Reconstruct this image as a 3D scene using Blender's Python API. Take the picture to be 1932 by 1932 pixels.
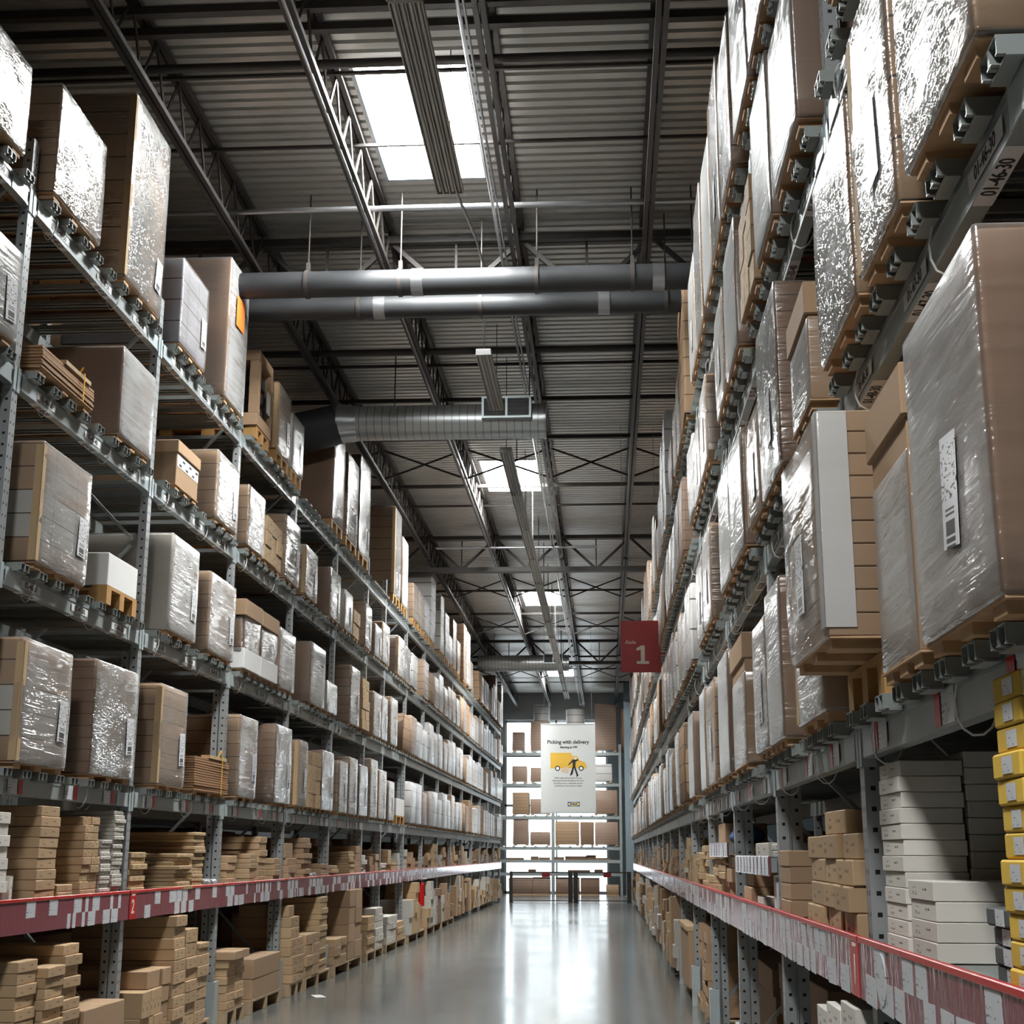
import bpy, math, random
from mathutils import Matrix, Vector, noise
PI = math.pi
for o in list(bpy.data.objects):
    bpy.data.objects.remove(o)
S = bpy.context.scene
COL = S.collection
# ------------------------------------------------------------------ camera
F, PIT, YAW, ROL, EYE = 2667.47, math.radians(13.5833), math.radians(-3.73575), math.radians(0.18845), 1.62
cam = bpy.data.cameras.new('camera')
cam.sensor_width = 36.0
cam.lens = 36.0 * F / 1932
cam.clip_end = 200
cam.clip_start = 0.05
cam_o = bpy.data.objects.new('camera', cam)
COL.objects.link(cam_o)
rt = Vector((math.cos(YAW), -math.sin(YAW), 0))
fw = Vector((math.sin(YAW) * math.cos(PIT), math.cos(YAW) * math.cos(PIT), math.sin(PIT)))
up = Vector((-math.sin(YAW) * math.sin(PIT), -math.cos(YAW) * math.sin(PIT), math.cos(PIT)))
r2 = rt * math.cos(ROL) + up * math.sin(ROL)
u2 = up * math.cos(ROL) - rt * math.sin(ROL)
m = Matrix.Identity(4)
for i in range(3):
    m[i][0], m[i][1], m[i][2] = r2[i], u2[i], -fw[i]
m[2][3] = EYE
cam_o.matrix_world = m
S.camera = cam_o
# ------------------------------------------------------------------ light levels
SKY_PANE, WIN_PANE, WORLD = 160.0, 4.6, 0.22
w = bpy.data.worlds.new('world')
S.world = w
w.use_nodes = True
w.node_tree.nodes['Background'].inputs[0].default_value = (0.75, 0.85, 1.0, 1)
w.node_tree.nodes['Background'].inputs[1].default_value = WORLD
vs = S.view_settings
vs.view_transform = 'Standard'
vs.look = 'None'
vs.gamma = 1
vs.use_curve_mapping = False
vs.exposure = 0.08
cy = S.cycles
cy.max_bounces = 6
cy.diffuse_bounces = 3
cy.glossy_bounces = 3
cy.transmission_bounces = 2
cy.transparent_max_bounces = 10
cy.use_denoising = True
cy.sample_clamp_indirect = 6.0
cy.caustics_reflective = False
cy.caustics_refractive = False
R = random.Random(7)
ROOF = 8.35
# ------------------------------------------------------------------ materials
class N:
    def __init__(s, name):
        s.m = bpy.data.materials.new(name)
        s.m.use_nodes = True
        s.t = s.m.node_tree
        s.t.nodes.clear()
        s.out = s.t.nodes.new('ShaderNodeOutputMaterial')
        s.tc = s.t.nodes.new('ShaderNodeTexCoord')
        s._sep = {}
    def n(s, typ, ins=None, **kw):
        nd = s.t.nodes.new(typ)
        for k, v in kw.items():
            setattr(nd, k, v)
        for k, v in (ins or {}).items():
            s.put(nd.inputs[k], v)
        return nd
    def put(s, sock, v):
        if isinstance(v, bpy.types.NodeSocket):
            s.t.links.new(v, sock)
        else:
            sock.default_value = v
    def ma(s, op, a, b=0.0, c=0.0, clamp=False):
        nd = s.n('ShaderNodeMath', {0: a, 1: b, 2: c}, operation=op)
        nd.use_clamp = clamp
        return nd.outputs[0]
    def mix(s, f, a, b):
        nd = s.n('ShaderNodeMix', data_type='RGBA')
        s.put(nd.inputs[0], f)
        s.put(nd.inputs[6], a)
        s.put(nd.inputs[7], b)
        return nd.outputs[2]
    def noise(s, scale, detail=3, rough=0.5, vec=None, stretch=None, dist=0.0):
        v = vec or s.tc.outputs['Object']
        if stretch:
            mp = s.n('ShaderNodeMapping', {0: v, 'Scale': stretch[:3], 'Rotation': stretch[3] if len(stretch) > 3 else (0, 0, 0)})
            v = mp.outputs[0]
        return s.n('ShaderNodeTexNoise', {'Vector': v, 'Scale': scale, 'Detail': detail, 'Roughness': rough, 'Distortion': dist}).outputs[0]
    def ramp(s, f, lo, hi):
        return s.n('ShaderNodeMapRange', {0: f, 1: lo, 2: hi, 3: 0.0, 4: 1.0}).outputs[0]
    def xyz(s, what='Object'):
        if what not in s._sep:
            s._sep[what] = s.n('ShaderNodeSeparateXYZ', {0: s.tc.outputs[what]}).outputs
        return s._sep[what]
    def bump(s, h, strength=0.3, dist=0.01):
        return s.n('ShaderNodeBump', {'Height': h, 'Strength': strength, 'Distance': dist}).outputs[0]
    def bsdf(s, col, rough=0.6, metal=0.0, spec=0.5, normal=None):
        nd = s.n('ShaderNodeBsdfPrincipled', {'Base Color': col, 'Roughness': rough, 'Metallic': metal, 'Specular IOR Level': spec})
        if normal is not None:
            s.put(nd.inputs['Normal'], normal)
        return nd.outputs[0]
    def done(s, sh):
        s.t.links.new(sh, s.out.inputs[0])
        return s.m
    def rnd(s):
        return s.n('ShaderNodeObjectInfo').outputs['Random']

def c4(r, g, b):
    return (r, g, b, 1)

def plain(name, col, rough=0.6, metal=0.0, spec=0.5, var=0.12, scale=9.0):
    k = N(name)
    d = k.noise(scale, 3)
    c = k.mix(d, c4(*[x * (1 - var) for x in col]), c4(*[min(1, x * (1 + var)) for x in col]))
    return k.done(k.bsdf(c, rough, metal, spec))

def card(name, col, seam=0.0, vseam=0.0, prints=False, rough=0.75, tint=None):
    """cardboard: tone varies per object, optional seams between stacked cartons, optional printed marks on the aisle face"""
    k = N(name)
    x, y, z = k.xyz()
    base = k.mix(k.rnd(), c4(*[q * 0.86 for q in col]), c4(*[min(1, q * 1.12) for q in col]))
    base = k.mix(k.ma('MULTIPLY', k.noise(3.0, 4, 0.6, stretch=(1, 1, 4)), 0.35), base, c4(*[q * 0.72 for q in col]))
    if seam:
        f = k.ma('FRACT', k.ma('DIVIDE', z, seam))
        line = k.ma('LESS_THAN', f, 0.05)
        row = k.ma('FLOOR', k.ma('DIVIDE', z, seam))
        tone = k.n('ShaderNodeTexWhiteNoise', {'W': k.ma('ADD', row, k.ma('MULTIPLY', k.rnd(), 91.0))}, noise_dimensions='1D').outputs[0]
        base = k.mix(k.ma('MULTIPLY', tone, 0.45), base, c4(*[q * 0.68 for q in col]))
        if tint:
            base = k.mix(k.ma('GREATER_THAN', tone, 0.62), base, c4(*tint))
        base = k.mix(line, base, c4(0.05, 0.03, 0.02))
    if vseam:
        f = k.ma('FRACT', k.ma('DIVIDE', k.ma('ADD', y, 5.0), vseam))
        base = k.mix(k.ma('MULTIPLY', k.ma('LESS_THAN', f, 0.03), 0.8), base, c4(0.07, 0.045, 0.03))
    if prints:
        gx, gy, gz = k.xyz('Generated')
        nx = k.xyz('Normal')[0]
        face = k.ma('GREATER_THAN', nx, 0.8)
        def boxm(y0, y1, z0, z1):
            a = k.ma('MULTIPLY', k.ma('GREATER_THAN', gy, y0), k.ma('LESS_THAN', gy, y1))
            b = k.ma('MULTIPLY', k.ma('GREATER_THAN', gz, z0), k.ma('LESS_THAN', gz, z1))
            return k.ma('MULTIPLY', a, b)
        marks = k.ma('ADD', boxm(0.18, 0.34, 0.25, 0.42), k.ma('ADD', boxm(0.55, 0.75, 0.5, 0.62), boxm(0.2, 0.3, 0.6, 0.68)))
        txt = k.ma('GREATER_THAN', k.noise(60, 2, 0.7), 0.5)
        base = k.mix(k.ma('MULTIPLY', k.ma('MULTIPLY', marks, face), txt), base, c4(0.06, 0.045, 0.035))
    nrm = k.bump(k.noise(40, 2), 0.08, 0.004)
    return k.done(k.bsdf(base, rough, 0, 0.35, nrm))

BR = (0.40, 0.262, 0.16)
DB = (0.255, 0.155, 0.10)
mat = {}
mat['card'] = card('brown_cardboard', BR)
mat['card_print'] = card('brown_cardboard_printed', (0.46, 0.31, 0.18), prints=True)
mat['card_seam'] = card('stacked_brown_cartons', BR, 0.13)
mat['card_seam2'] = card('stacked_cartons_fine', DB, 0.085, 0.0)
mat['card_grid'] = card('stacked_cartons_grid', BR, 0.2, 0.27)
mat['card_tint'] = card('stacked_cartons_mixed', BR, 0.16, 0.4, tint=(0.5, 0.48, 0.45))
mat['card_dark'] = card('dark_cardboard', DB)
mat['card_tan'] = card('tan_cardboard', (0.48, 0.335, 0.19), prints=True)
mat['card_edge'] = card('corrugated_edge', (0.36, 0.20, 0.10), 0.012)
mat['grey_card'] = card('grey_printed_cartons', (0.33, 0.33, 0.37), 0.2, 0.3)
mat['pale_card'] = card('pale_grey_board', (0.52, 0.49, 0.44), prints=True)
mat['white_card'] = card('white_carton', (0.70, 0.66, 0.60), prints=True)
mat['white_plain'] = card('white_board', (0.72, 0.71, 0.70))
mat['yellow_card'] = card('yellow_carton', (0.72, 0.47, 0.07))
mat['slate_card'] = card('slate_grey_carton', (0.085, 0.095, 0.095))
mat['wood'] = plain('raw_pallet_wood', (0.38, 0.27, 0.165), 0.7, var=0.3, scale=14)
mat['woodblock'] = plain('pressed_board_block', (0.50, 0.31, 0.17), 0.75, var=0.2, scale=20)
mat['pine'] = plain('orange_pallet_wood', (0.42, 0.225, 0.075), 0.7, var=0.3, scale=14)
mat['strap'] = plain('yellow_strap', (0.75, 0.42, 0.03), 0.4)
mat['white_paper'] = plain('white_paper', (0.75, 0.75, 0.76), 0.5, var=0.03)
mat['black'] = plain('black_ink', (0.012, 0.012, 0.012), 0.6)
mat['orange'] = plain('orange_paper', (0.9, 0.22, 0.04), 0.5)
mat['red'] = plain('red_plastic', (0.50, 0.012, 0.012), 0.3)
mat['red_sign'] = plain('dark_red_board', (0.36, 0.018, 0.016), 0.45, var=0.05)
mat['cream'] = plain('cream_ink', (0.78, 0.70, 0.60), 0.5, var=0.03)
mat['tie'] = plain('white_nylon', (0.72, 0.72, 0.68), 0.35)
mat['navy'] = plain('navy_cloth', (0.03, 0.07, 0.17), 0.8)
mat['dark_steel'] = plain('dark_painted_steel', (0.055, 0.052, 0.052), 0.5, 0.3)
mat['joist'] = plain('joist_paint', (0.062, 0.054, 0.05), 0.5, 0.15, 0.4)
mat['pipe'] = plain('galvanised_pipe', (0.34, 0.34, 0.35), 0.3, 0.85)
mat['black_pipe'] = plain('black_pipe', (0.032, 0.033, 0.035), 0.5, 0.0, 0.35)
mat['lampbody'] = plain('lamp_white_enamel', (0.55, 0.55, 0.54), 0.4)
mat['steel_light'] = plain('pale_grey_steel', (0.46, 0.52, 0.54), 0.38, 0.25)
mat['wall'] = plain('painted_wall', (0.26, 0.275, 0.275), 0.8, var=0.05, scale=2)
mat['wall_blue'] = plain('blue_grey_wall', (0.20, 0.25, 0.28), 0.7, var=0.06, scale=2)
mat['clothprint'] = plain('banner_cloth', (0.55, 0.57, 0.56), 0.65, var=0.03, scale=3)
mat['truck'] = plain('mustard_print', (0.62, 0.38, 0.04), 0.6, var=0.04)
mat['logo_blue'] = plain('blue_print', (0.01, 0.07, 0.30), 0.5)
mat['logo_yellow'] = plain('yellow_print', (0.80, 0.62, 0.05), 0.5)
mat['skin'] = plain('tan_print', (0.55, 0.42, 0.30), 0.6)

def steel(name, col, holes=False):
    k = N(name)
    base = k.mix(k.noise(4, 4, 0.6), c4(*[q * 0.8 for q in col]), c4(*[q * 1.15 for q in col]))
    if holes:
        x, y, z = k.xyz()
        nx, ny, nz = k.xyz('Normal')
        fz = k.ma('ABSOLUTE', k.ma('SUBTRACT', k.ma('FRACT', k.ma('DIVIDE', z, 0.076)), 0.5))
        hz = k.ma('LESS_THAN', fz, 0.11)
        side = k.ma('GREATER_THAN', k.ma('ABSOLUTE', ny), 0.7)
        front = k.ma('GREATER_THAN', k.ma('ABSOLUTE', nx), 0.7)
        hs = k.ma('LESS_THAN', k.ma('ABSOLUTE', k.ma('ADD', x, 0.03)), 0.009)
        hf = k.ma('LESS_THAN', k.ma('ABSOLUTE', k.ma('SUBTRACT', k.ma('ABSOLUTE', y), 0.022)), 0.007)
        hole = k.ma('MULTIPLY', hz, k.ma('ADD', k.ma('MULTIPLY', side, hs), k.ma('MULTIPLY', front, hf)), clamp=True)
        base = k.mix(hole, base, c4(0.01, 0.01, 0.01))
    return k.done(k.bsdf(base, 0.42, 0.35, 0.5, k.bump(k.noise(25, 2), 0.1, 0.003)))

mat['post'] = steel('grey_upright_steel', (0.36, 0.38, 0.385), True)
mat['steel'] = steel('grey_beam_steel', (0.36, 0.395, 0.395))
mat['bar'] = steel('grey_channel_steel', (0.28, 0.305, 0.295))

def film(name, fac, rough, strength, tint, scale=5.0, streak=(1.0, 3.0, 9.0, (0.5, 0.3, 0.2)), dif=0.3):
    """clear stretch film: see-through face on, glossy at a slant, with fine pulled wrinkles"""
    k = N(name)
    wr = k.noise(scale, 3, 0.55, stretch=streak, dist=0.5)
    ridge = k.ma('SUBTRACT', 1.0, k.ma('ABSOLUTE', k.ma('MULTIPLY', k.ma('SUBTRACT', wr, 0.5), 5.0)))
    big = k.noise(1.6, 2)
    h = k.ma('ADD', k.ma('MULTIPLY', ridge, 0.5), k.ma('MULTIPLY', k.noise(scale * 2.3, 2, 0.5, stretch=streak), 0.6))
    nrm = k.bump(h, strength, 0.02)
    soft = k.bump(h, strength * 0.3, 0.012)
    g1 = k.n('ShaderNodeBsdfGlossy', {0: c4(0.85, 0.85, 0.85), 'Roughness': rough, 'Normal': nrm}).outputs[0]
    g2 = k.n('ShaderNodeBsdfGlossy', {0: c4(0.85, 0.85, 0.85), 'Roughness': 0.2, 'Normal': soft}).outputs[0]
    gl = k.n('ShaderNodeMixShader', {0: k.ramp(k.noise(3.1, 2, 0.5, stretch=(1, 1, 1.6)), 0.36, 0.6), 1: g2, 2: g1}).outputs[0]
    df = k.n('ShaderNodeBsdfDiffuse', {0: c4(*tint)}).outputs[0]
    body = k.n('ShaderNodeMixShader', {0: dif, 1: gl, 2: df}).outputs[0]
    tr = k.n('ShaderNodeBsdfTransparent', {0: c4(0.97, 0.96, 0.95)}).outputs[0]
    face = k.n('ShaderNodeLayerWeight', {'Blend': 0.5}).outputs['Facing']
    slant = k.ma('POWER', face, 1.6)
    streaks = k.ma('ADD', k.ma('MULTIPLY', k.ma('SUBTRACT', k.ma('ADD', wr, big), 1.0), 1.2), 1.0)
    f = k.ma('MULTIPLY', k.ma('ADD', k.ma('MULTIPLY', slant, fac), 0.05 + fac * 0.04), streaks, clamp=True)
    mx = k.n('ShaderNodeMixShader', {0: f, 1: tr, 2: body})
    return k.done(mx.outputs[0])

WRK = (0.4, 0.55, 6.0, (0.45, 0.0, 0.1))
mat['film'] = film('stretch_film', 1.1, 0.16, 0.6, (0.54, 0.525, 0.51), 4.0, WRK, dif=0.45)
mat['film_light'] = film('thin_stretch_film', 0.6, 0.14, 0.5, (0.46, 0.44, 0.42), 4.0, WRK, dif=0.36)
mat['film_silver'] = film('crumpled_stretch_film', 1.25, 0.11, 0.9, (0.52, 0.51, 0.50), 5.5, (0.6, 1.2, 5.0, (0.25, 0.0, 0.1)), 0.2)
mat['film_white'] = film('milky_stretch_film', 1.25, 0.22, 0.4, (0.54, 0.54, 0.54), 4.0, WRK, dif=0.5)

def wrapped_far(name, col, tint, amount, seam):
    k = N(name)
    x, y, z = k.xyz()
    f = k.ma('FRACT', k.ma('DIVIDE', z, seam))
    base = k.mix(k.rnd(), c4(*[q * 0.8 for q in col]), c4(*[q * 1.15 for q in col]))
    base = k.mix(k.ma('LESS_THAN', f, 0.06), base, c4(0.06, 0.04, 0.03))
    wr = k.noise(6, 4, 0.6, stretch=(1, 2, 7, (0.5, 0.3, 0.2)))
    nrm = k.bump(wr, 0.8, 0.03)
    under = k.bsdf(base, 0.6, 0, 0.4)
    gl = k.n('ShaderNodeBsdfGlossy', {0: c4(0.85, 0.85, 0.85), 'Roughness': 0.14, 'Normal': nrm}).outputs[0]
    df = k.n('ShaderNodeBsdfDiffuse', {0: c4(*[q * 0.85 for q in tint])}).outputs[0]
    body = k.n('ShaderNodeMixShader', {0: 0.3, 1: gl, 2: df}).outputs[0]
    slant = k.ma('POWER', k.n('ShaderNodeLayerWeight', {'Blend': 0.5}).outputs['Facing'], 1.6)
    fa = k.ma('MULTIPLY', k.ma('ADD', k.ma('MULTIPLY', slant, amount * 0.9), 0.06), k.ma('ADD', wr, 0.5), clamp=True)
    return k.done(k.n('ShaderNodeMixShader', {0: fa, 1: under, 2: body}).outputs[0])

mat['far_wrap'] = wrapped_far('film_over_brown_cartons', BR, (0.58, 0.56, 0.55), 0.85, 0.15)
mat['far_white'] = wrapped_far('film_over_pale_cartons', (0.52, 0.50, 0.48), (0.66, 0.66, 0.66), 0.9, 0.3)
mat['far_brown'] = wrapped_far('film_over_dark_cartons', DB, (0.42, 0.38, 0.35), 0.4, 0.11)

def rail_mat():
    k = N('label_rail_sleeve')
    wv = k.noise(7, 3, 0.55, stretch=(1, 2.2, 0.7))
    base = k.mix(k.noise(2.2, 2), c4(0.26, 0.06, 0.08), c4(0.21, 0.075, 0.095))
    return k.done(k.bsdf(base, 0.13, 0, 0.7, k.bump(wv, 0.25, 0.02)))
mat['rail'] = rail_mat()

def tag_mat():
    k = N('price_tag_paper')
    gy, gz = k.xyz('Generated')[1], k.xyz('Generated')[2]
    ink = k.ma('GREATER_THAN', k.noise(70, 1, 0.5, stretch=(1, 0.5, 1.5)), 0.58)
    rows = k.ma('GREATER_THAN', k.ma('FRACT', k.ma('MULTIPLY', gz, 5.0)), 0.6)
    sel = k.ma('GREATER_THAN', k.noise(11, 1, 0.5), 0.5)
    inner = k.ma('MULTIPLY', k.ma('GREATER_THAN', gz, 0.12), k.ma('LESS_THAN', gz, 0.85))
    c = k.mix(k.ma('MULTIPLY', k.ma('MULTIPLY', ink, rows), k.ma('MULTIPLY', sel, inner)), c4(0.60, 0.61, 0.64), c4(0.14, 0.14, 0.15))
    return k.done(k.bsdf(c, 0.3, 0, 0.35, k.bump(k.noise(7, 2), 0.3, 0.012)))
mat['tag'] = tag_mat()

def barcode_mat():
    k = N('shipping_label_paper')
    gx, gy, gz = k.xyz('Generated')
    bars = k.ma('GREATER_THAN', k.n('ShaderNodeTexWhiteNoise', {'W': k.ma('FLOOR', k.ma('MULTIPLY', gz, 46.0))}, noise_dimensions='1D').outputs[0], 0.5)
    low = k.ma('MULTIPLY', k.ma('LESS_THAN', gz, 0.36), k.ma('MULTIPLY', k.ma('GREATER_THAN', gy, 0.2), k.ma('LESS_THAN', gy, 0.8)))
    txt = k.ma('GREATER_THAN', k.noise(30, 2, 0.7, stretch=(1, 1, 3)), 0.57)
    hi = k.ma('MULTIPLY', k.ma('GREATER_THAN', gz, 0.42), k.ma('LESS_THAN', gz, 0.93))
    ink = k.ma('ADD', k.ma('MULTIPLY', bars, low), k.ma('MULTIPLY', txt, hi), clamp=True)
    return k.done(k.bsdf(k.mix(ink, c4(0.72, 0.72, 0.74), c4(0.05, 0.05, 0.05)), 0.35))
mat['barcode'] = barcode_mat()

def floor_mat():
    k = N('polished_concrete')
    a = k.noise(0.55, 5, 0.6)
    b = k.noise(7, 4, 0.6)
    x, y, z = k.xyz()
    base = k.mix(a, c4(0.125, 0.13, 0.122), c4(0.18, 0.185, 0.175))
    base = k.mix(k.ma('MULTIPLY', b, 0.4), base, c4(0.10, 0.105, 0.10))
    fx = k.ma('LESS_THAN', k.ma('FRACT', k.ma('DIVIDE', k.ma('ADD', x, 1.35), 4.6)), 0.002)
    fy = k.ma('LESS_THAN', k.ma('FRACT', k.ma('DIVIDE', k.ma('ADD', y, 1.0), 4.6)), 0.002)
    base = k.mix(k.ma('MAXIMUM', fx, fy), base, c4(0.1, 0.1, 0.1))
    r = k.ma('ADD', k.ma('MULTIPLY', a, 0.14), 0.09)
    return k.done(k.bsdf(base, r, 0, 0.75, k.bump(k.noise(3.0, 3), 0.035, 0.02)))
mat['floor'] = floor_mat()

def deck_mat():
    k = N('galvanised_roof_deck')
    a = k.noise(1.2, 4, 0.6, stretch=(0.3, 2, 1))
    base = k.mix(a, c4(0.55, 0.545, 0.515), c4(0.73, 0.72, 0.69))
    return k.done(k.bsdf(base, 0.34, 0.55, 0.5))
mat['deck'] = deck_mat()

def duct_mat():
    k = N('spiral_galvanised_duct')
    x = k.xyz()[0]
    ring = k.ma('LESS_THAN', k.ma('FRACT', k.ma('DIVIDE', x, 0.105)), 0.1)
    base = k.mix(ring, c4(0.46, 0.48, 0.48), c4(0.20, 0.21, 0.21))
    return k.done(k.bsdf(base, 0.36, 0.8, 0.5, k.bump(ring, 0.3, 0.01)))
mat['duct'] = duct_mat()

def emit(name, col, st):
    k = N(name)
    return k.done(k.n('ShaderNodeEmission', {0: c4(*col), 1: st}).outputs[0])
mat['sky_pane'] = emit('daylit_skylight_acrylic', (0.98, 1.0, 0.985), SKY_PANE)
mat['win_pane'] = emit('daylit_window_glass', (0.82, 0.93, 1.0), WIN_PANE)
# ------------------------------------------------------------------ mesh helpers
class MB:
    def __init__(s):
        s.v, s.f, s.m, s.sm = [], [], [], []
    def add(s, vs, fs, mi=0, smooth=False):
        b = len(s.v)
        s.v += [tuple(q) for q in vs]
        for q in fs:
            s.f.append([b + i for i in q])
            s.m.append(mi)
            s.sm.append(smooth)
        return s
    def box(s, x0, x1, y0, y1, z0, z1, mi=0):
        vs = [(x0, y0, z0), (x1, y0, z0), (x1, y1, z0), (x0, y1, z0), (x0, y0, z1), (x1, y0, z1), (x1, y1, z1), (x0, y1, z1)]
        return s.add(vs, [(0, 3, 2, 1), (4, 5, 6, 7), (0, 1, 5, 4), (1, 2, 6, 5), (2, 3, 7, 6), (3, 0, 4, 7)], mi)
    def cbox(s, x0, x1, y0, y1, z0, z1, c=0.004, mi=0):
        """box with chamfered edges"""
        cx, cy_, cz = (x0 + x1) / 2, (y0 + y1) / 2, (z0 + z1) / 2
        hx, hy, hz = (x1 - x0) / 2, (y1 - y0) / 2, (z1 - z0) / 2
        vs, ix = [], {}
        for sx in (-1, 1):
            for sy in (-1, 1):
                for sz in (-1, 1):
                    for ax in range(3):
                        p = [sx * (hx - c), sy * (hy - c), sz * (hz - c)]
                        p[ax] += (sx, sy, sz)[ax] * c
                        ix[(sx, sy, sz, ax)] = len(vs)
                        vs.append((cx + p[0], cy_ + p[1], cz + p[2]))
        fs = []
        g = lambda sx, sy, sz, ax: ix[(sx, sy, sz, ax)]
        for sg in (-1, 1):
            q = [g(sg, -1, -1, 0), g(sg, 1, -1, 0), g(sg, 1, 1, 0), g(sg, -1, 1, 0)]
            fs.append(q if sg > 0 else q[::-1])
            q = [g(-1, sg, -1, 1), g(-1, sg, 1, 1), g(1, sg, 1, 1), g(1, sg, -1, 1)]
            fs.append(q if sg > 0 else q[::-1])
            q = [g(-1, -1, sg, 2), g(1, -1, sg, 2), g(1, 1, sg, 2), g(-1, 1, sg, 2)]
            fs.append(q if sg > 0 else q[::-1])
        for a in (-1, 1):
            for b in (-1, 1):
                fs.append([g(-1, a, b, 1), g(1, a, b, 1), g(1, a, b, 2), g(-1, a, b, 2)][::a * b])
                fs.append([g(a, -1, b, 2), g(a, 1, b, 2), g(a, 1, b, 0), g(a, -1, b, 0)][::a * b])
                fs.append([g(a, b, -1, 0), g(a, b, 1, 0), g(a, b, 1, 1), g(a, b, -1, 1)][::a * b])
                for d in (-1, 1):
                    fs.append([g(a, b, d, 0), g(a, b, d, 1), g(a, b, d, 2)][::a * b * d])
        return s.add(vs, fs, mi)
    def bar(s, p, q, wd, ht, mi=0):
        p, q = Vector(p), Vector(q)
        d = (q - p).normalized()
        a = d.cross(Vector((0, 0, 1)))
        if a.length < 1e-4:
            a = Vector((1, 0, 0))
        a.normalize()
        b = a.cross(d)
        vs = []
        for e in (p, q):
            for i, j in ((-1, -1), (1, -1), (1, 1), (-1, 1)):
                vs.append(e + a * i * wd / 2 + b * j * ht / 2)
        return s.add(vs, [(0, 1, 2, 3), (7, 6, 5, 4), (0, 4, 5, 1), (1, 5, 6, 2), (2, 6, 7, 3), (3, 7, 4, 0)], mi)
    def tube(s, p, q, r, n=8, mi=0, r2=None):
        p, q = Vector(p), Vector(q)
        r2 = r if r2 is None else r2
        d = (q - p).normalized()
        a = d.cross(Vector((0, 0, 1)))
        if a.length < 1e-4:
            a = Vector((1, 0, 0))
        a.normalize()
        b = a.cross(d)
        vs = [p + (a * math.cos(2 * PI * i / n) + b * math.sin(2 * PI * i / n)) * r for i in range(n)]
        vs += [q + (a * math.cos(2 * PI * i / n) + b * math.sin(2 * PI * i / n)) * r2 for i in range(n)]
        s.add(vs, [(i, n + i, n + (i + 1) % n, (i + 1) % n) for i in range(n)], mi, n > 6)
        return s.add(vs, [list(range(n)), list(range(2 * n - 1, n - 1, -1))], mi)
    def prism(s, pts, y0, y1, mi=0):
        """polygon in (x, z) pushed along y"""
        n = len(pts)
        vs = [(x, y0, z) for x, z in pts] + [(x, y1, z) for x, z in pts]
        return s.add(vs, [list(range(n)), list(range(2 * n - 1, n - 1, -1))] + [(i, n + i, n + (i + 1) % n, (i + 1) % n) for i in range(n)], mi)
    def soft(s, sx, sy, sz, z0=0.0, n=6, bulge=0.01, jit=0.006, rad=0.03, seed=0, mi=0, fr=4.0, taper=0.0):
        """wrapped block: rounded edges, sides that bulge and wobble; centred in x and y, standing on z0"""
        ix, vs = {}, []
        nz = max(n, int(n * sz / 0.8))
        def E(i, n_, s_):
            r_ = min(rad / s_, 0.3)
            return 0.0 if i == 0 else 1.0 if i == n_ else r_ + (1 - 2 * r_) * (i - 1) / (n_ - 2)
        def vert(i, j, k):
            if (i, j, k) in ix:
                return ix[(i, j, k)]
            p = Vector(((E(i, n, sx) - 0.5) * sx, (E(j, n, sy) - 0.5) * sy, E(k, nz, sz) * sz))
            inx = max(-sx / 2 + rad, min(sx / 2 - rad, p.x))
            iny = max(-sy / 2 + rad, min(sy / 2 - rad, p.y))
            inz = max(min(rad, sz / 2), min(sz - min(rad, sz / 2), p.z))
            d = p - Vector((inx, iny, inz))
            if d.length > 1e-6:
                p = Vector((inx, iny, inz)) + d.normalized() * rad
            o = Vector((p.x / sx, p.y / sy, 0))
            t = math.sin(PI * k / nz)
            p.x += math.copysign(1, p.x) * bulge * t * (abs(i / n - 0.5) > 0.49)
            p.y += math.copysign(1, p.y) * bulge * t * (abs(j / n - 0.5) > 0.49)
            q = noise.noise(Vector((p.x * fr + seed * 7.3, p.y * fr, p.z * fr)))
            p += o * q * jit * 2
            tp = 1 - taper * k / nz
            ix[(i, j, k)] = len(vs)
            vs.append((p.x * tp, p.y * tp, p.z + z0))
            return ix[(i, j, k)]
        fs = []
        for i in range(n):
            for j in range(n):
                fs.append([vert(i, j, 0), vert(i, j + 1, 0), vert(i + 1, j + 1, 0), vert(i + 1, j, 0)])
                fs.append([vert(i, j, nz), vert(i + 1, j, nz), vert(i + 1, j + 1, nz), vert(i, j + 1, nz)])
        for k in range(nz):
            for i in range(n):
                fs.append([vert(i, 0, k), vert(i + 1, 0, k), vert(i + 1, 0, k + 1), vert(i, 0, k + 1)])
                fs.append([vert(i + 1, n, k), vert(i, n, k), vert(i, n, k + 1), vert(i + 1, n, k + 1)])
                fs.append([vert(n, i, k), vert(n, i + 1, k), vert(n, i + 1, k + 1), vert(n, i, k + 1)])
                fs.append([vert(0, i + 1, k), vert(0, i, k), vert(0, i, k + 1), vert(0, i + 1, k + 1)])
        return s.add(vs, fs, mi, True)
    def mesh(s, name, mats):
        me = bpy.data.meshes.new(name)
        me.from_pydata(s.v, [], s.f)
        for q in (mats if isinstance(mats, (list, tuple)) else [mats]):
            me.materials.append(mat[q] if isinstance(q, str) else q)
        me.polygons.foreach_set('material_index', s.m)
        me.polygons.foreach_set('use_smooth', s.sm)
        me.update()
        return me

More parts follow.
